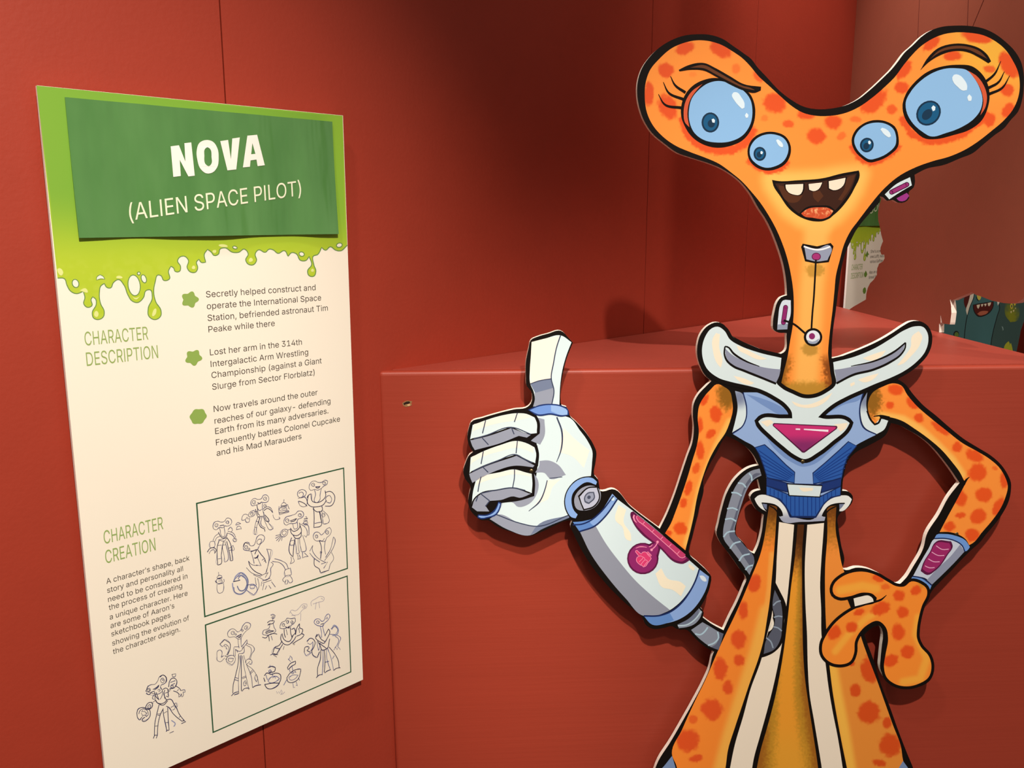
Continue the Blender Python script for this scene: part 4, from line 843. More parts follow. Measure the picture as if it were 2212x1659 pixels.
def flare_ink(X, Y): return mixc(flat(X, (238, 240, 236)), (168, 172, 192), sstep(1100, 1122, Y))
airbrush(PC, P('T 522,1212 540,1194 610,1190 670,1215 715,1260 745,1326 905,1328 930,1288 960,1240 1010,1205 1070,1190 1112,1195 1132,1215 1116,1250 1060,1290 1052,1288 1060,1262 1088,1240 1050,1240 985,1260 960,1290 948,1318 966,1326 960,1350 820,1356 690,1346 675,1320 697,1318 690,1290 660,1255 600,1240 566,1238 590,1285 598,1292 560,1270 535,1240'), flare_ink, 4, 'hip_guard', fig, 3)
a = A(); 
for q in ('T 566,1238 600,1240 660,1256 690,1290 698,1316 680,1320 650,1275 610,1252 598,1290', 'T 1088,1240 1050,1241 985,1261 960,1291 946,1318 958,1322 985,1285 1040,1255 1052,1286'):
    a.line(P(q), 2.6, BLK, 5)
a.shape(P('T 572,1242 600,1246 598,1280 585,1270'), ink((120, 130, 160)), 5); a.shape(P('T 1085,1243 1053,1245 1055,1280 1070,1265'), ink((120, 130, 160)), 5)
a.line(P('T 745,1326 715,1260 670,1213 610,1188'), 2.6, NAVY, 6); a.line(P('T 905,1328 930,1288 960,1240 1010,1203 1062,1190'), 2.6, NAVY, 6); a.line(P('T 745,1326 905,1328'), 2.6, NAVY, 6)
a.build('hip_guard_outline', torso)

COLLAR = P('T 290,132 330,155 367,212 432,252 540,292 690,328 680,410 657,480 690,516 760,553 830,580 900,577 970,547 1032,490 1022,420 1015,355 1150,320 1280,265 1380,205 1460,155 1530,130 1580,135 1605,170 1610,230 1590,290 1540,350 1460,410 1380,450 1280,490 1200,525 1100,570 1010,620 960,660 920,700 950,708 1100,722 1118,736 1100,770 1010,850 920,920 830,962 780,940 700,880 620,810 560,750 545,727 560,713 690,707 758,707 755,670 720,620 650,570 560,525 470,500 380,480 290,450 220,390 195,320 195,250 215,190 250,145')
def grow(px, d, step=6.0, corner=62):
    q = np.array(smooth(px, True, step, corner)); n = len(q); t = np.roll(q, -1, 0) - np.roll(q, 1, 0); t /= np.linalg.norm(t, axis=1, keepdims=True) + 1e-9
    s_ = 1 if area([tuple(p) for p in q]) > 0 else -1
    return [tuple(p) for p in q + np.stack([t[:, 1], -t[:, 0]], 1) * d * s_]
co = A(); co.line(COLLAR, 17, BLK, 7, True); co.shape(COLLAR, ink(MINT), 8)
for q in ('T 262,200 280,172 305,180 300,260 320,350 310,390 285,360 262,290', 'T 410,250 450,265 540,310 600,335 560,340 470,305 420,275', 'T 390,440 450,455 520,485 500,495 420,470',
          'T 1510,190 1550,160 1572,190 1560,240 1500,320 1440,370 1415,375 1460,320 1500,260', 'T 1200,330 1280,300 1345,280 1320,315 1240,345', 'T 1170,465 1240,440 1300,425 1280,450 1200,480', 'T 1120,490 1148,478 1150,495 1125,508',
          'T 755,600 830,622 920,600 980,565 1010,545 980,590 920,630 830,640 770,620', 'T 1020,745 1105,735 1095,765 1060,790', 'T 560,728 630,722 640,735 600,760'):
    co.shape(P(q), ink(CREAM), 9)
co = co.build('collar', fig)
for g_, l1, l2 in (('T 336,268 380,308 450,345 540,378 620,394 685,400 676,440 657,482 560,446 450,404 380,372 345,325', 'T 336,256 350,258 390,300 470,350 552,381', 'T 336,256 332,300 345,340 385,378 460,410 560,450 657,490'),
                   ('T 1466,238 1400,288 1280,347 1200,369 1126,385 1070,396 1022,402 1030,440 1036,484 1140,436 1265,405 1370,357 1440,305', 'T 1468,232 1400,287 1280,345 1126,380', 'T 1468,232 1466,262 1440,305 1370,355 1265,402 1140,434 1034,488')):
    o_ = A(); o_.shape(P(g_), ink((146, 150, 172)), 10); o_.line(P(l1), [3, 4.5, 3.5, 1.5], BLK, 11); o_.line(P(l2), [3, 4.8, 5, 4.5], BLK, 11); o_.build('collar_opening', co)
def gem_ink(X, Y): return mixc(flat(X, (206, 48, 118)), (136, 42, 104), sstep(935, 962, Y))
A().shape(P('V 338,660 352,652 1010,682 1019,695 1010,715 690,952 668,966 645,962 625,942 336,680'), ink((84, 18, 60)), 10, sm=False).build('chest_gem_edge', co)
g = airbrush(PC, P('V 348,668 360,663 995,692 1003,698 996,712 680,940 665,950 648,944 632,928 346,678'), gem_ink, 11, 'chest_gem', fig, 2.5, sm=False)
a = A(); a.line(P('V 578,716 625,718'), 3.0, ink((250, 236, 246)), 12); a.line(P('V 664,718 790,726 922,734'), [2.5, 3.6, 4.6], ink((250, 236, 246)), 12); a.build('highlight', g)

# ---- the orange arms
def arm_ink(sp, frame, hot, brown, bw):
    def f(X, Y):
        c = flat(X, OR); c = mixc(c, YEL, sstep(hot[1], hot[1] * .25, seg_dist(X, Y, P(hot[0]))))
        c = mixc(c, (150, 98, 24), sstep(1.2, .5, np.hypot((X - brown[0]) / bw[0], (Y - brown[1]) / bw[1]) + (vnoise(X, Y, 3, 8) - .5) * .5))
        return spots(c, sp, X, Y, (236, 86, 28), frame)
    return f
airbrush(PC, P('G 1945,455 2000,475 2035,502 2054,570 2058,640 2044,700 2010,790 1950,880 1900,970 1850,1100 1810,1240 1780,1400 1725,1622 1583,1502 1620,1440 1660,1340 1700,1230 1740,1110 1775,990 1805,890 1820,790 1812,690 1825,600 1860,540 1905,490'),
         arm_ink([(1860, 562, 26, 42, 30), (1940, 665, 42, 54), (1828, 740, 22, 52), (1905, 803, 40, 26, -40), (1830, 920, 30, 64), (1800, 1050, 24, 42, 20, .85), (1748, 1180, 26, 56, 15), (1712, 1290, 26, 34, 15), (1690, 1468, 46, 46, 30), (1608, 1502, 24, 20)], 'G', ('G 2040,720 1950,890 1880,1060 1830,1200 1790,1390 1740,1580', 14), P('G 2020,530')[0], (24, 34)), 1, 'upper_arm', fig)
ARM2 = P('T 1258,552 1330,507 1390,488 1440,500 1480,560 1540,630 1620,700 1720,780 1830,865 1920,915 2000,965 2060,1020 2095,1080 2110,1130 2096,1200 2060,1280 2010,1350 1950,1420 1890,1490 1868,1502 1850,1470 1800,1436 1740,1420 1683,1420 1730,1330 1790,1220 1835,1135 1862,1085 1836,1098 1812,1050 1760,980 1690,900 1620,840 1530,775 1440,720 1370,700 1305,694 1312,712 1275,742 1244,690 1233,620')
airbrush(PC, ARM2, arm_ink([(1410, 528, 50, 36, 10), (1370, 625, 26, 24), (1510, 610, 46, 30, 40), (1555, 705, 30, 28), (1690, 770, 66, 26, 35), (1795, 890, 30, 34), (1900, 940, 56, 36, 25), (1920, 1048, 56, 54), (1960, 1185, 52, 46), (2088, 1090, 26, 52), (1815, 1210, 38, 56), (1925, 1322, 52, 44, -30), (1815, 1315, 32, 20), (2052, 1258, 30, 62, 25), (1885, 1440, 44, 40), (1742, 1385, 36, 30), (2030, 1020, 20, 14, 30, .6)], 'T', ('T 1310,690 1450,715 1560,780 1660,870 1760,970 1820,1060', 15), P('T 1262,600')[0], (22, 36)), 1, 'bent_arm', fig)
A().line(P('T 1870,1075 1850,1092 1836,1120'), [1.2, 4, 5], BLK, 3).build('elbow_crease', fig); a = A(); a.line(P('T 1268,695 1310,690 1370,700'), [1.5, 3.5, 3], BLK, 3); a.line(P('T 1312,708 1300,735 1276,746 1250,716 1228,660'), 4, BLK, 3); a.build('armpit_crease', fig)
# wrist cuff
cuff = A(); cuff.shape(P('L 1685,38 1745,38 1800,48 1845,80 1862,112 1800,180 1740,240 1670,307 1640,275 1560,255 1600,180 1650,95'), ink((204, 212, 228)), 2); cuff.shape(P('L 1835,72 1862,112 1800,180 1740,240 1670,307 1640,280 1700,215 1780,140'), ink((146, 152, 176)), 3)
cuff.shape(P('L 1697,14 1740,9 1810,20 1870,50 1893,86 1876,108 1862,112 1850,80 1800,46 1745,34 1685,35'), ink((112, 156, 222)), 4); cuff.line(P('L 1684,36 1745,35 1800,47 1848,78 1864,114'), 2.4, NAVY, 5)
cuff.shape(P('L 1556,260 1610,270 1668,312 1654,346 1640,330 1600,296 1540,282'), ink((112, 156, 222)), 4); cuff.line(P('L 1556,258 1610,268 1670,312'), 2.6, NAVY, 5)
cuff = cuff.build('wrist_cuff', fig)
a = A(); GA = P('L 1697,52 1782,52 1792,76 1762,132 1692,222 1642,250 1603,226 1618,180 1660,110 1683,64'); a.shape(GA, ink((92, 20, 66)), 6)
a.shape([tuple(np.array(GA).mean(0) + (np.array(p) - np.array(GA).mean(0)) * .88) for p in GA], ink((160, 40, 104)), 7)
for q in ('L 1694,78 1730,100 1768,98', 'L 1668,115 1705,135 1742,135', 'L 1648,155 1680,172 1715,172', 'L 1628,196 1655,208 1685,206'): a.line(P(q), 1.8, ink((236, 170, 204)), 8)
a.build('gauge', cuff)
# hand on the hip
HAND = P('L 1548,288 1600,300 1640,338 1641,360 1611,430 1592,500 1581,570 1581,620 1602,670 1652,730 1666,790 1650,850 1590,890 1520,905 1450,890 1402,850 1387,790 1396,720 1411,620 1399,560 1352,520 1290,543 1241,592 1217,640 1211,710 1190,756 1130,776 1070,762 1030,722 1024,660 1050,600 1100,532 1160,482 1210,452 1280,424 1332,404 1336,384 1318,362 1270,353 1180,376 1120,380 1092,362 1085,330 1095,302 1132,266 1200,236 1270,231 1340,250 1410,290 1460,316 1505,318')
A().line(HAND, 13, BLK, 8, True).build('hand_outline', fig)
def hand_ink(X, Y):
    c = flat(X, (255, 146, 50))
    for h, w in (('L 1590,500 1575,600 1640,740 1600,860 1500,880', 14), ('L 1130,340 1260,315 1340,330', 16), ('L 1100,700 1180,600 1290,500 1340,470', 12)):
        c = mixc(c, (255, 180, 66), sstep(w, w * .2, seg_dist(X, Y, P(h))) * .8)
    c = mixc(c, (206, 140, 40), sstep(15, 4, np.hypot(X - P('L 1610,300')[0][0], Y - P('L 1610,305')[0][1]) + (vnoise(X, Y, 3) - .5) * 10) * .7)
    return spots(c, [(1352, 270, 34, 18, 20), (1395, 320, 26, 16, 0, .6), (1475, 370, 35, 32), (1575, 342, 30, 26, -30), (1497, 470, 35, 38), (1470, 585, 36, 50), (1525, 700, 38, 38), (1428, 755, 44, 36, -20), (1368, 448, 58, 36, -25), (1240, 470, 32, 18, -20), (1196, 555, 36, 32), (1094, 590, 36, 44, 40)], X, Y, (236, 86, 28), 'L')
hand = airbrush(PC, HAND, hand_ink, 9, 'hand', fig)
a = A(); a.shape(P('L 1168,382 1215,372 1270,356 1318,360 1345,384 1338,408 1280,428 1222,446 1196,452'), BLK, 10); a.shape(P('L 1208,388 1250,377 1300,372 1322,390 1326,406 1280,418 1216,434'), ink((250, 240, 224)), 11); a.line(P('L 1330,408 1370,395 1402,368'), [5, 4, 1.2], BLK, 11); a.build('finger_gap', hand)

# ---- trousers
LEG1 = P('L 690,20 745,0 740,130 726,290 716,400 698,520 678,640 650,740 600,880 560,1000 510,1150 470,1280 455,1387 X 1552,1720 1532,1900 1520,2200 1340,2200 1370,1980 1440,1720 L 170,1387 140,1303 200,1160 270,1005 340,862 400,722 450,612 500,510 550,400 600,280 660,130')
T0 = P('F 1705,330 1768,345 1760,480'); LEG1 = P('F 1702,335 1765,345') + LEG1[2:]
def leg1_ink(X, Y):
    c = flat(X, (255, 142, 50))
    c = mixc(c, (255, 186, 80), sstep(26, 6, seg_dist(X, Y, P('L 700,470 640,700 560,950 480,1200 430,1387'))) * .9)
    c = mixc(c, (255, 176, 78), sstep(10, 3, seg_dist(X, Y, P('L 730,130 715,330 690,500'))) * .8)
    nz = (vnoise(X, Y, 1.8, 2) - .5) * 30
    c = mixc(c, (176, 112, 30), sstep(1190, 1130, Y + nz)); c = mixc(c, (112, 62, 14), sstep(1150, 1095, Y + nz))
    return spots(c, [(625, 300, 36, 52, 10), (560, 460, 28, 52), (533, 630, 46, 55), (535, 750, 34, 32), (424, 800, 42, 66), (470, 915, 32, 40), (375, 1040, 62, 62), (265, 1100, 26, 26, 0, .7), (237, 1225, 66, 66), (280, 1330, 42, 20, -10)], X, Y, (232, 86, 34), 'L')
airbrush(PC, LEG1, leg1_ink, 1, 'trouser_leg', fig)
LEG2 = P('F 2160,345 T 1035,1255 L 1105,0 1120,80 1140,190 1180,300 1255,622 1290,722 1340,852 1390,992 1440,1132 1488,1262 1500,1340 1515,1387 X 1990,1760 2030,1950 2060,2200 1890,2200 1860,1900 L 1170,1387 1140,1240 1110,1080 1085,930 1068,790 1048,560 1042,400 1042,200 1055,0')
def leg2_ink(X, Y):
    c = flat(X, (240, 146, 56))
    c = mixc(c, (255, 190, 76), sstep(20, 4, seg_dist(X, Y, P('L 1080,780 1110,950 1150,1150 1190,1387'))))
    c = mixc(c, (255, 150, 62), sstep(640, 900, X) * sstep(1300, 1240, Y) * .6)
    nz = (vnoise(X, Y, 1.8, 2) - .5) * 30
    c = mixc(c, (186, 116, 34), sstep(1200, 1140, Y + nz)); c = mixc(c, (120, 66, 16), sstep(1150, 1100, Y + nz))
    return spots(c, [(1300, 808, 46, 74, -10), (1220, 930, 32, 40), (1303, 1058, 64, 64), (1408, 1122, 26, 32), (1425, 1252, 64, 66), (1360, 1357, 40, 20, 10), (1196, 772, 20, 14), (1140, 880, 14, 10, 0, .0)], X, Y, (222, 82, 26), 'L')
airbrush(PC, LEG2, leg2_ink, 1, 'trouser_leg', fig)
for q in ('L 96,1372 141,1315 162,1387 X 1480,1708 1556,1740 1544,1860 1460,1872 1372,1850 1396,1750 1422,1668', 'L 1500,1345 1530,1387 X 1986,1750 2008,1850 1950,1868 1880,1872 1866,1745 1920,1712 L 1474,1387'):
    part(P(q), (124, 148, 190), 3, 'trouser_cuff', sm=False)
ST1 = P('F 1780,470 1900,492 L 845,130 830,280 815,420 803,500 788,650 768,760 738,900 700,1050 658,1200 620,1340 612,1387 X 1612,1760 1600,1960 1592,2200 1545,2200 1562,1900 L 482,1387 510,1250 560,1080 600,930 668,740 700,600 725,500 738,400 750,300 757,150')
part(ST1, (252, 236, 214), 2, 'trouser_stripe')
ST2 = P('F 2005,492 2138,478 L 1030,20 1020,150 1012,320 1018,450 1020,600 1045,780 1060,900 1085,1050 1115,1200 1145,1387 X 1845,1900 1865,2200 1790,2200 1790,1900 L 1022,1387 1000,1250 975,1100 950,950 940,800 935,600 925,400 922,200')
part(ST2, (252, 236, 214), 2, 'trouser_stripe')
MID = P('F 1928,490 1980,492 L 907,100 906,300 908,500 912,700 922,850 942,1000 970,1180 1000,1387 X 1772,1900 1772,2200 1610,2200 1620,1900 L 640,1387 660,1290 700,1150 740,1000 772,850 800,680 822,500 840,330 862,160')
def mid_ink(X, Y):
    cx = np.interp(Y, [1130, 1240, 1400, 1500, 1659, 2200], [1727, 1716, 1703, 1698, 1705, 1700]); hw = np.interp(Y, [1130, 1240, 1400, 1500, 1659, 2200], [10, 18, 32, 42, 64, 80])
    t = np.abs(X - cx) / hw + (vnoise(X, Y, 1.6, 6) - .5) * .22
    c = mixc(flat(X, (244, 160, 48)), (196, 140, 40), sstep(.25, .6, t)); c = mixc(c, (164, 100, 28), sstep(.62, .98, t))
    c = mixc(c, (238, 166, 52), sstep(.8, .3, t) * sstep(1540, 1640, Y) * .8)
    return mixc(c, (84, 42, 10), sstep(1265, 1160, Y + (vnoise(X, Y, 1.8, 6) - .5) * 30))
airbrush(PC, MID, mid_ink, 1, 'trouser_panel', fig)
# hose passing between the legs
a = A(); a.shape(P('L 748,292 775,345 800,395 812,430 800,520 796,600 790,645 745,702 690,730 662,738 690,640 715,560 700,600 735,480 725,430'), BLK, 4)
a.shape(P('L 745,338 782,420 790,480 787,560 780,622 740,690 680,715 692,640 712,602 742,548 746,500 732,440 738,370'), ink((92, 96, 112)), 5)
for q in ('L 736,430 755,410 780,402', 'L 740,500 765,492 790,496', 'L 738,555 765,562 786,580', 'L 695,620 720,640 735,680'): a.line(P(q), 3, ink((150, 166, 184)), 6)
a.shape(P('L 734,505 740,540 716,580 706,584 722,545'), ink((250, 240, 222)), 6); a.build('hose_end', fig)

# ---- hoses
def hose(poly, dark, bands, lv=2):
    h = A(); h.shape(P(poly), ink((140, 146, 162)), lv); h.shape(P(dark), ink((98, 102, 122)), lv + 1)
    h = h.build('hose', fig)
    b_ = A()
    for q in bands: b_.line(P(q), 3.4, ink((176, 204, 220)), lv + 3)
    b_.build('hose_rings', h)
hose('F 1625,45 1560,62 1492,112 1432,190 1386,310 1356,430 1335,540 1336,592 1400,690 1470,782 1545,892 1582,768 1500,652 1426,552 1446,450 1482,330 1532,200 1582,130 1640,100',
     'F 1640,85 1585,118 1530,180 1478,300 1440,450 1420,545 1436,575 1500,652 1582,768 1560,840 1500,750 1440,660 1385,580 1410,480 1440,380 1475,270 1540,130 1600,80',
     ['F 1540,82 1560,105 1562,142', 'F 1452,160 1490,165 1516,195', 'F 1400,236 1440,238 1482,262', 'F 1366,365 1410,358 1450,375', 'F 1350,450 1395,442 1438,464', 'F 1338,590 1365,555 1428,542', 'F 1390,682 1415,645 1474,625', 'F 1462,780 1490,740 1546,724', 'F 1512,852 1535,825 1572,814'])
hose('F 1080,1330 1170,1268 1240,1308 1300,1344 1338,1360 1300,1490 1240,1467 1170,1420 1110,1365', 'F 1300,1344 1338,1360 1300,1490 1240,1467 1280,1440', ['F 1112,1360 1150,1368 1190,1340 1212,1308', 'F 1214,1452 1265,1432 1298,1390 1290,1345'])
a = A(); a.shape(P('F 970,1288 1060,1240 1142,1158 1170,1190 1150,1240 1100,1290 1040,1312 985,1320'), ink((140, 148, 166)), 4); a.shape(P('F 970,1288 1060,1240 1140,1160 1140,1190 1080,1270 1030,1285'), ink((110, 118, 140)), 5)
a.line(P('F 975,1296 1040,1290 1105,1250 1162,1180'), 3, ink((184, 206, 220)), 6); a.line(P('F 985,1322 1045,1314 1105,1292 1155,1240 1174,1190'), 4, BLK, 6); a.build('hose_coupler', fig)

# ---- robot forearm
fa = A(); fa.shape(P('F 495,290 640,400 870,590 1060,770 1142,842 1112,930 1050,1040 980,1120 900,1178 820,1208 702,1217 550,1062 400,892 280,722 193,545 310,505 400,412'), ink((217, 234, 238)), 1)
fa.shape(P('F 193,545 320,503 400,640 520,800 640,940 760,1050 912,1172 822,1210 702,1218 560,1080 400,892 280,722'), ink((146, 150, 166)), 2)
for q in ('F 500,335 562,370 542,470 600,570 602,622 570,612 530,505 480,460', 'F 795,882 842,838 892,920 1000,950 1037,982 1000,1062 930,1010 850,990', 'F 1060,800 1110,835 1100,860 1060,825'): fa.shape(P(q), ink((250, 238, 212)), 3)
fa = fa.build('forearm', fig)
b_ = A(); b_.shape(P('F 1146,848 1222,905 1210,970 1160,1080 1080,1180 990,1242 880,1277 770,1287 702,1218 830,1214 922,1180 1000,1117 1070,1022 1120,922'), ink((140, 172, 226)), 4); b_.shape(P('F 702,1218 830,1214 905,1186 942,1252 880,1277 770,1287'), ink((98, 140, 204)), 5)
b_.line(P('F 1144,848 1120,922 1070,1022 1000,1117 922,1180 830,1214 702,1218'), 3.4, NAVY, 6); b_.shape(P('F 1145,898 1165,895 1200,925 1203,942 1185,944 1155,920'), ink((226, 236, 244)), 6); b_.build('elbow_band', fa)
b_ = A(); b_.shape(P('F 138,470 200,466 280,450 360,385 452,245 492,286 440,365 400,420 312,502 192,547'), ink((136, 170, 226)), 4); b_.shape(P('F 138,470 200,466 272,452 278,480 310,502 192,547'), ink((92, 134, 200)), 5)
b_.line(P('F 138,492 205,488 275,460 350,400 462,262'), 3, NAVY, 6); b_.line(P('F 190,546 312,502 400,420 492,288'), 3.2, NAVY, 6); b_.dot(P('F 456,286')[0], 4, 4, ink((210, 232, 246)), 6); b_.build('wrist_band', fa)
ga = A(); c_ = P('F 695,760')[0]; MR, MG, PK = ink((96, 20, 68)), ink((146, 38, 106)), ink((248, 150, 184))
ga.dot(c_, 34, 34, MR, 7); ga.dot(c_, 30.5, 30.5, MG, 8)
ga.shape(P('F 596,420 600,392 618,384 660,418 870,590 1070,772 1015,802 968,796 835,682 815,760 720,660 770,632 700,580 610,460'), MR, 7)
ga.shape(P('F 622,408 655,428 860,600 1046,758 1010,784 975,780 830,660 700,556 622,448'), ink((160, 44, 104)), 9); ga.shape(P('I 220,136 560,410 838,640 820,672 790,682 766,674 620,540 400,348 226,204 208,168'), ink((200, 62, 110)), 9.5); ga.shape(P('F 740,665 800,632 818,668 806,730 770,740'), MG, 9)
ga = ga.build('arm_display', fa)
gl = A()
for q in ('312,218 288,252', '434,320 406,352', '546,412 514,446', '654,506 622,542', '760,596 732,630'): gl.line(P('I ' + q), 1.4, PK, 10)
gl.line(P('I 214,140 206,168 226,206 290,252 406,352 514,446 622,542 732,640 766,676 796,684 822,674 836,660'), 1.5, PK, 10); gl.line(P('I 178,130 168,160 180,200 208,230'), [3, 3.6, 1.2], PK, 10)
gl.line(P('F 812,630 800,655 765,690'), 2.2, PK, 10); gl.dot(P('F 812,628')[0], 2.8, 2.8, PK, 11); gl.dot(P('F 764,691')[0], 2.8, 2.8, PK, 11); gl.line(P('I 196,560 240,542 290,540 340,548'), [1, 2.2, 1], PK, 10); gl.line(P('I 368,542 396,530 412,512'), 1.6, PK, 10)
IC = P('I 196,590 214,586 234,606 266,632 288,608 318,604 336,616 352,602 400,652 384,668 396,690 380,716 352,746 326,788 296,800 276,780 258,776 240,762 222,746 206,722 204,700 214,676 236,662 222,640 194,606')
gl.shape(IC, ink((222, 62, 116)), 11); gl.line(IC, 1.3, PK, 12, True)
for q in ('236,662 262,658 292,672 282,696 258,716 240,736', '292,672 310,684 316,706 288,734 262,770', '316,706 340,714 350,726 330,752 300,790', '336,616 372,662 384,668', '345,622 352,630 384,652'): gl.line(P('I ' + q), 1.2, PK, 12)
gl.build('thumb_symbol', ga)

# ---- robot hand
WH = ink((217, 234, 238)); CR = ink((250, 240, 226)); GR = ink((150, 156, 174)); DG = ink((116, 128, 156))
pl = A(); pl.shape(P('G 640,700 690,668 780,662 880,680 910,690 985,780 1042,860 1072,928 1070,1000 1062,1100 1000,1108 930,1150 888,1240 896,1330 915,1376 800,1402 680,1452 560,1430 440,1392 398,1370 430,1285 600,1250 690,1000'), WH, 1)
pl.shape(P('G 870,762 960,850 1052,920 1012,1042 930,962 840,932 850,850'), CR, 2); pl.shape(P('G 755,1132 850,1120 790,1180 760,1260 680,1300 650,1330 720,1230'), CR, 2)
pl.shape(P('G 690,690 735,702 735,820 705,880 640,852 690,800'), GR, 3); pl.shape(P('G 700,994 760,990 830,1020 886,1092 770,1116 738,1080 670,1076 700,1020'), GR, 3)
pl.shape(P('G 660,1080 690,1130 680,1230 620,1300 540,1312 520,1290 440,1285 430,1320 410,1350 405,1290 640,1250'), GR, 3)
pl.shape(P('G 350,1402 398,1372 560,1430 680,1452 906,1374 910,1392 720,1472 636,1516 480,1477'), GR, 4); pl.shape(P('G 680,1452 906,1374 910,1392 720,1472 636,1516'), DG, 5)
pl.line(P('G 822,686 858,790 860,860 848,930 820,1002'), [3, 3.5, 3, 1.2], SLATE, 5); pl.line(P('G 755,1130 740,1190 700,1280 625,1346'), [2, 2.5, 3, 1.2], SLATE, 5); pl.line(P('G 398,1370 560,1430 680,1453 906,1374'), 2.2, SLATE, 6); pl.line(P('G 770,1116 860,1106'), 1.5, SLATE, 5)
pl = pl.build('robot_hand', fig)
def finger(white, cream, grey, lines, outline):
    f = A(); f.shape(P(outline), BLK, 7, corner=32); f.shape(grow(P(white), -1.0, 6, 32), WH, 8, corner=32)
    f.shape(grow(P(cream), -1.2, 6, 32), CR, 9, corner=32); f.shape(grow(P(grey), -1.4, 6, 32), GR, 9, corner=32)
    for l in lines: f.line(P('G ' + l), 2.2, SLATE, 10)
    f.build('finger', pl)
finger('G 228,740 320,705 440,670 545,655 610,660 668,686 684,722 684,800 640,806 500,757 320,817 210,842', 'G 236,734 320,706 440,671 545,656 610,661 660,684 540,712 430,728 320,756 226,790', 'G 210,846 330,817 502,759 640,808 612,834 555,822 430,872 245,922 225,892',
       ['322,708 300,800', '545,656 524,720', '240,838 330,812 500,757 640,806', '298,832 342,880', '502,757 522,806'], 'G 215,725 320,690 440,655 545,640 620,645 680,675 700,715 702,800 640,850 555,836 430,888 240,938 210,895 195,845')
finger('G 214,968 300,925 420,880 545,850 620,870 668,896 680,940 672,1012 640,1000 540,950 420,987 300,1032 206,1078', 'G 222,962 300,926 420,881 545,851 620,871 664,896 660,940 545,905 420,930 300,968 212,1020', 'G 202,1082 300,1036 540,953 668,1022 656,1042 520,1032 400,1066 228,1152 212,1120',
       ['306,926 290,1015', '545,852 536,940', '230,1066 300,1034 410,990 540,950 600,985 650,1005', '300,1034 340,1074'], 'G 200,960 300,910 420,862 545,832 630,852 685,885 697,940 690,1030 660,1056 520,1046 400,1080 225,1172 196,1125 186,1070')
finger('G 252,1124 290,1102 420,1070 525,1050 600,1070 648,1082 654,1150 648,1222 520,1182 400,1197 285,1222 240,1262 222,1300 230,1210', 'G 262,1120 290,1103 420,1071 525,1051 600,1071 646,1084 648,1110 600,1098 530,1090 420,1110 290,1150 250,1170', 'G 285,1224 400,1198 520,1183 646,1224 604,1245 560,1257 520,1247 430,1272 352,1278 328,1312 350,1352 262,1352 222,1322 240,1264',
       ['290,1104 276,1160 268,1210', '525,1051 524,1110 512,1180', '285,1222 400,1197 515,1182 600,1200', '285,1222 350,1274', '350,1274 320,1312', '268,1240 254,1278'], 'G 240,1116 290,1086 420,1055 525,1034 605,1054 660,1066 670,1150 664,1240 560,1272 430,1290 400,1296 385,1340 330,1368 262,1368 215,1340 205,1280 218,1200')
r = A(); r.shape(P('G 412,1278 432,1288 424,1330 400,1370 330,1396 290,1402 264,1390 268,1370 330,1370 380,1340 402,1305'), ink((28, 50, 110)), 11); r.shape(P('G 414,1288 424,1296 414,1330 394,1362 330,1387 290,1393 272,1386 274,1378 335,1378 388,1346 406,1312'), ink((134, 170, 228)), 12); r.build('finger_ring', pl)
th = A(); th.shape(P('G 645,158 740,134 850,112 925,160 890,250 860,360 845,470 840,602 770,598 655,612 668,560 660,510 635,450 633,350 640,250'), WH, 8)
th.shape(P('G 645,158 740,134 846,113 820,190 798,300 783,415 700,430 635,450 633,350 640,250'), CR, 9); th.shape(P('G 638,456 700,430 785,417 800,480 670,516'), DG, 9); th.shape(P('G 665,516 800,480 802,540 786,602 720,598 655,612 668,560'), GR, 9)
th.line(P('G 848,112 822,190 800,300 783,415 802,500 786,600'), 2.4, SLATE, 10); th.line(P('G 636,452 700,430 785,416'), 2, SLATE, 10); th.build('thumb', pl)
r = A(); r.shape(P('G 618,635 700,600 780,592 860,606 902,634 906,672 860,682 780,668 690,676'), ink((28, 50, 110)), 11); r.shape(P('G 630,637 700,610 780,601 858,615 896,640 896,668 860,672 780,658 690,665'), ink((112, 150, 220)), 12); r.shape(P('G 780,602 858,615 896,640 896,668 860,672 782,645'), ink((152, 186, 236)), 13); r.build('thumb_ring', pl)
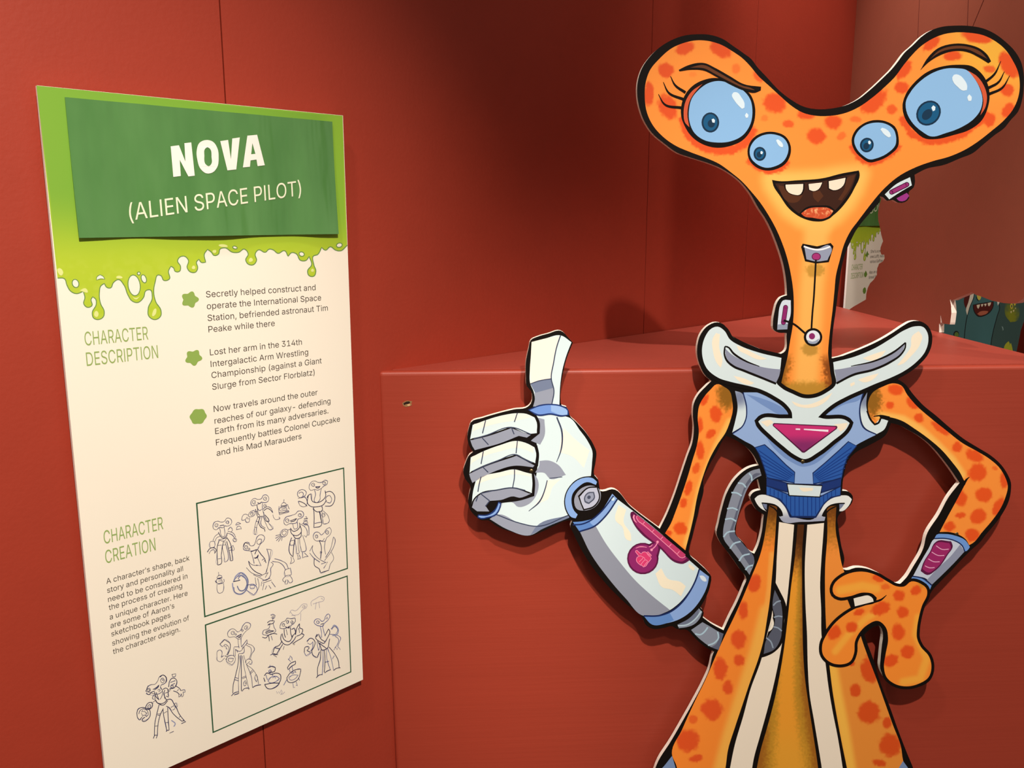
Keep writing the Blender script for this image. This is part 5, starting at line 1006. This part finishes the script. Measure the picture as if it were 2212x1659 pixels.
jn = A(); jn.shape(P('F 340,150 318,122 280,112 220,112 140,155 85,228 68,300 84,385 125,440 165,450 196,412 200,380 360,290 350,195'), BLK, 8)
jn.shape(P('F 148,300 200,205 292,180 345,205 356,290 310,352 232,378 172,368'), ink((150, 154, 170)), 9); jn.shape(P('F 330,150 300,123 220,119 142,162 92,232 76,300 92,382 130,433 160,440 176,410 148,380 128,320 134,250 180,192 250,152 322,174'), ink((136, 172, 228)), 9)
jn.shape(P('F 178,262 260,192 335,186 354,280 306,352 222,378 202,330'), BLK, 10); jn.shape(P('F 192,268 262,202 328,196 344,280 300,342 228,366 210,326'), ink((188, 192, 212)), 11)
jn.shape(P('F 225,285 256,234 306,229 314,276 266,326 231,311'), ink((78, 84, 104)), 12); jn.shape(P('F 235,286 260,243 298,238 305,272 264,314 240,303'), ink((150, 156, 178)), 13); jn.dot(P('F 266,272')[0], 3.6, 4, ink((70, 76, 96)), 14, 40); jn.build('wrist_joint', pl)

# ---- brass screws that fix the board
def brass():
    m = bpy.data.materials.new('brass'); m.use_nodes = True; b = m.node_tree.nodes['Principled BSDF']
    b.inputs['Base Color'].default_value = (0.30, 0.22, 0.10, 1); b.inputs['Metallic'].default_value = 1; b.inputs['Roughness'].default_value = 0.4; return m
BR = brass()
for px in ((1734, 997), (1148, 1017), (2066, 1153)):
    u, vv = PC.uv(px); bm = bmesh.new()
    bmesh.ops.create_uvsphere(bm, u_segments=16, v_segments=8, radius=0.0029)
    for v_ in bm.verts: v_.co = (v_.co.x + u, v_.co.y * .3 - 0.0006, v_.co.z + vv)
    for g_ in bm.faces: g_.smooth = True
    v, f = box_verts(u - 0.0024, u + 0.0024, -0.0016, -0.0013, vv - 0.0004, vv + 0.0004)
    me = bpy.data.meshes.new('screw'); bm.to_mesh(me); bm.free(); me.materials.append(BR)
    o = bpy.data.objects.new('screw', me); COL.objects.link(o); o.parent = fig; o['label'] = 'small brass screw head'
    mesh_obj('screw_slot', v, f, ink((40, 28, 14)), None, o)
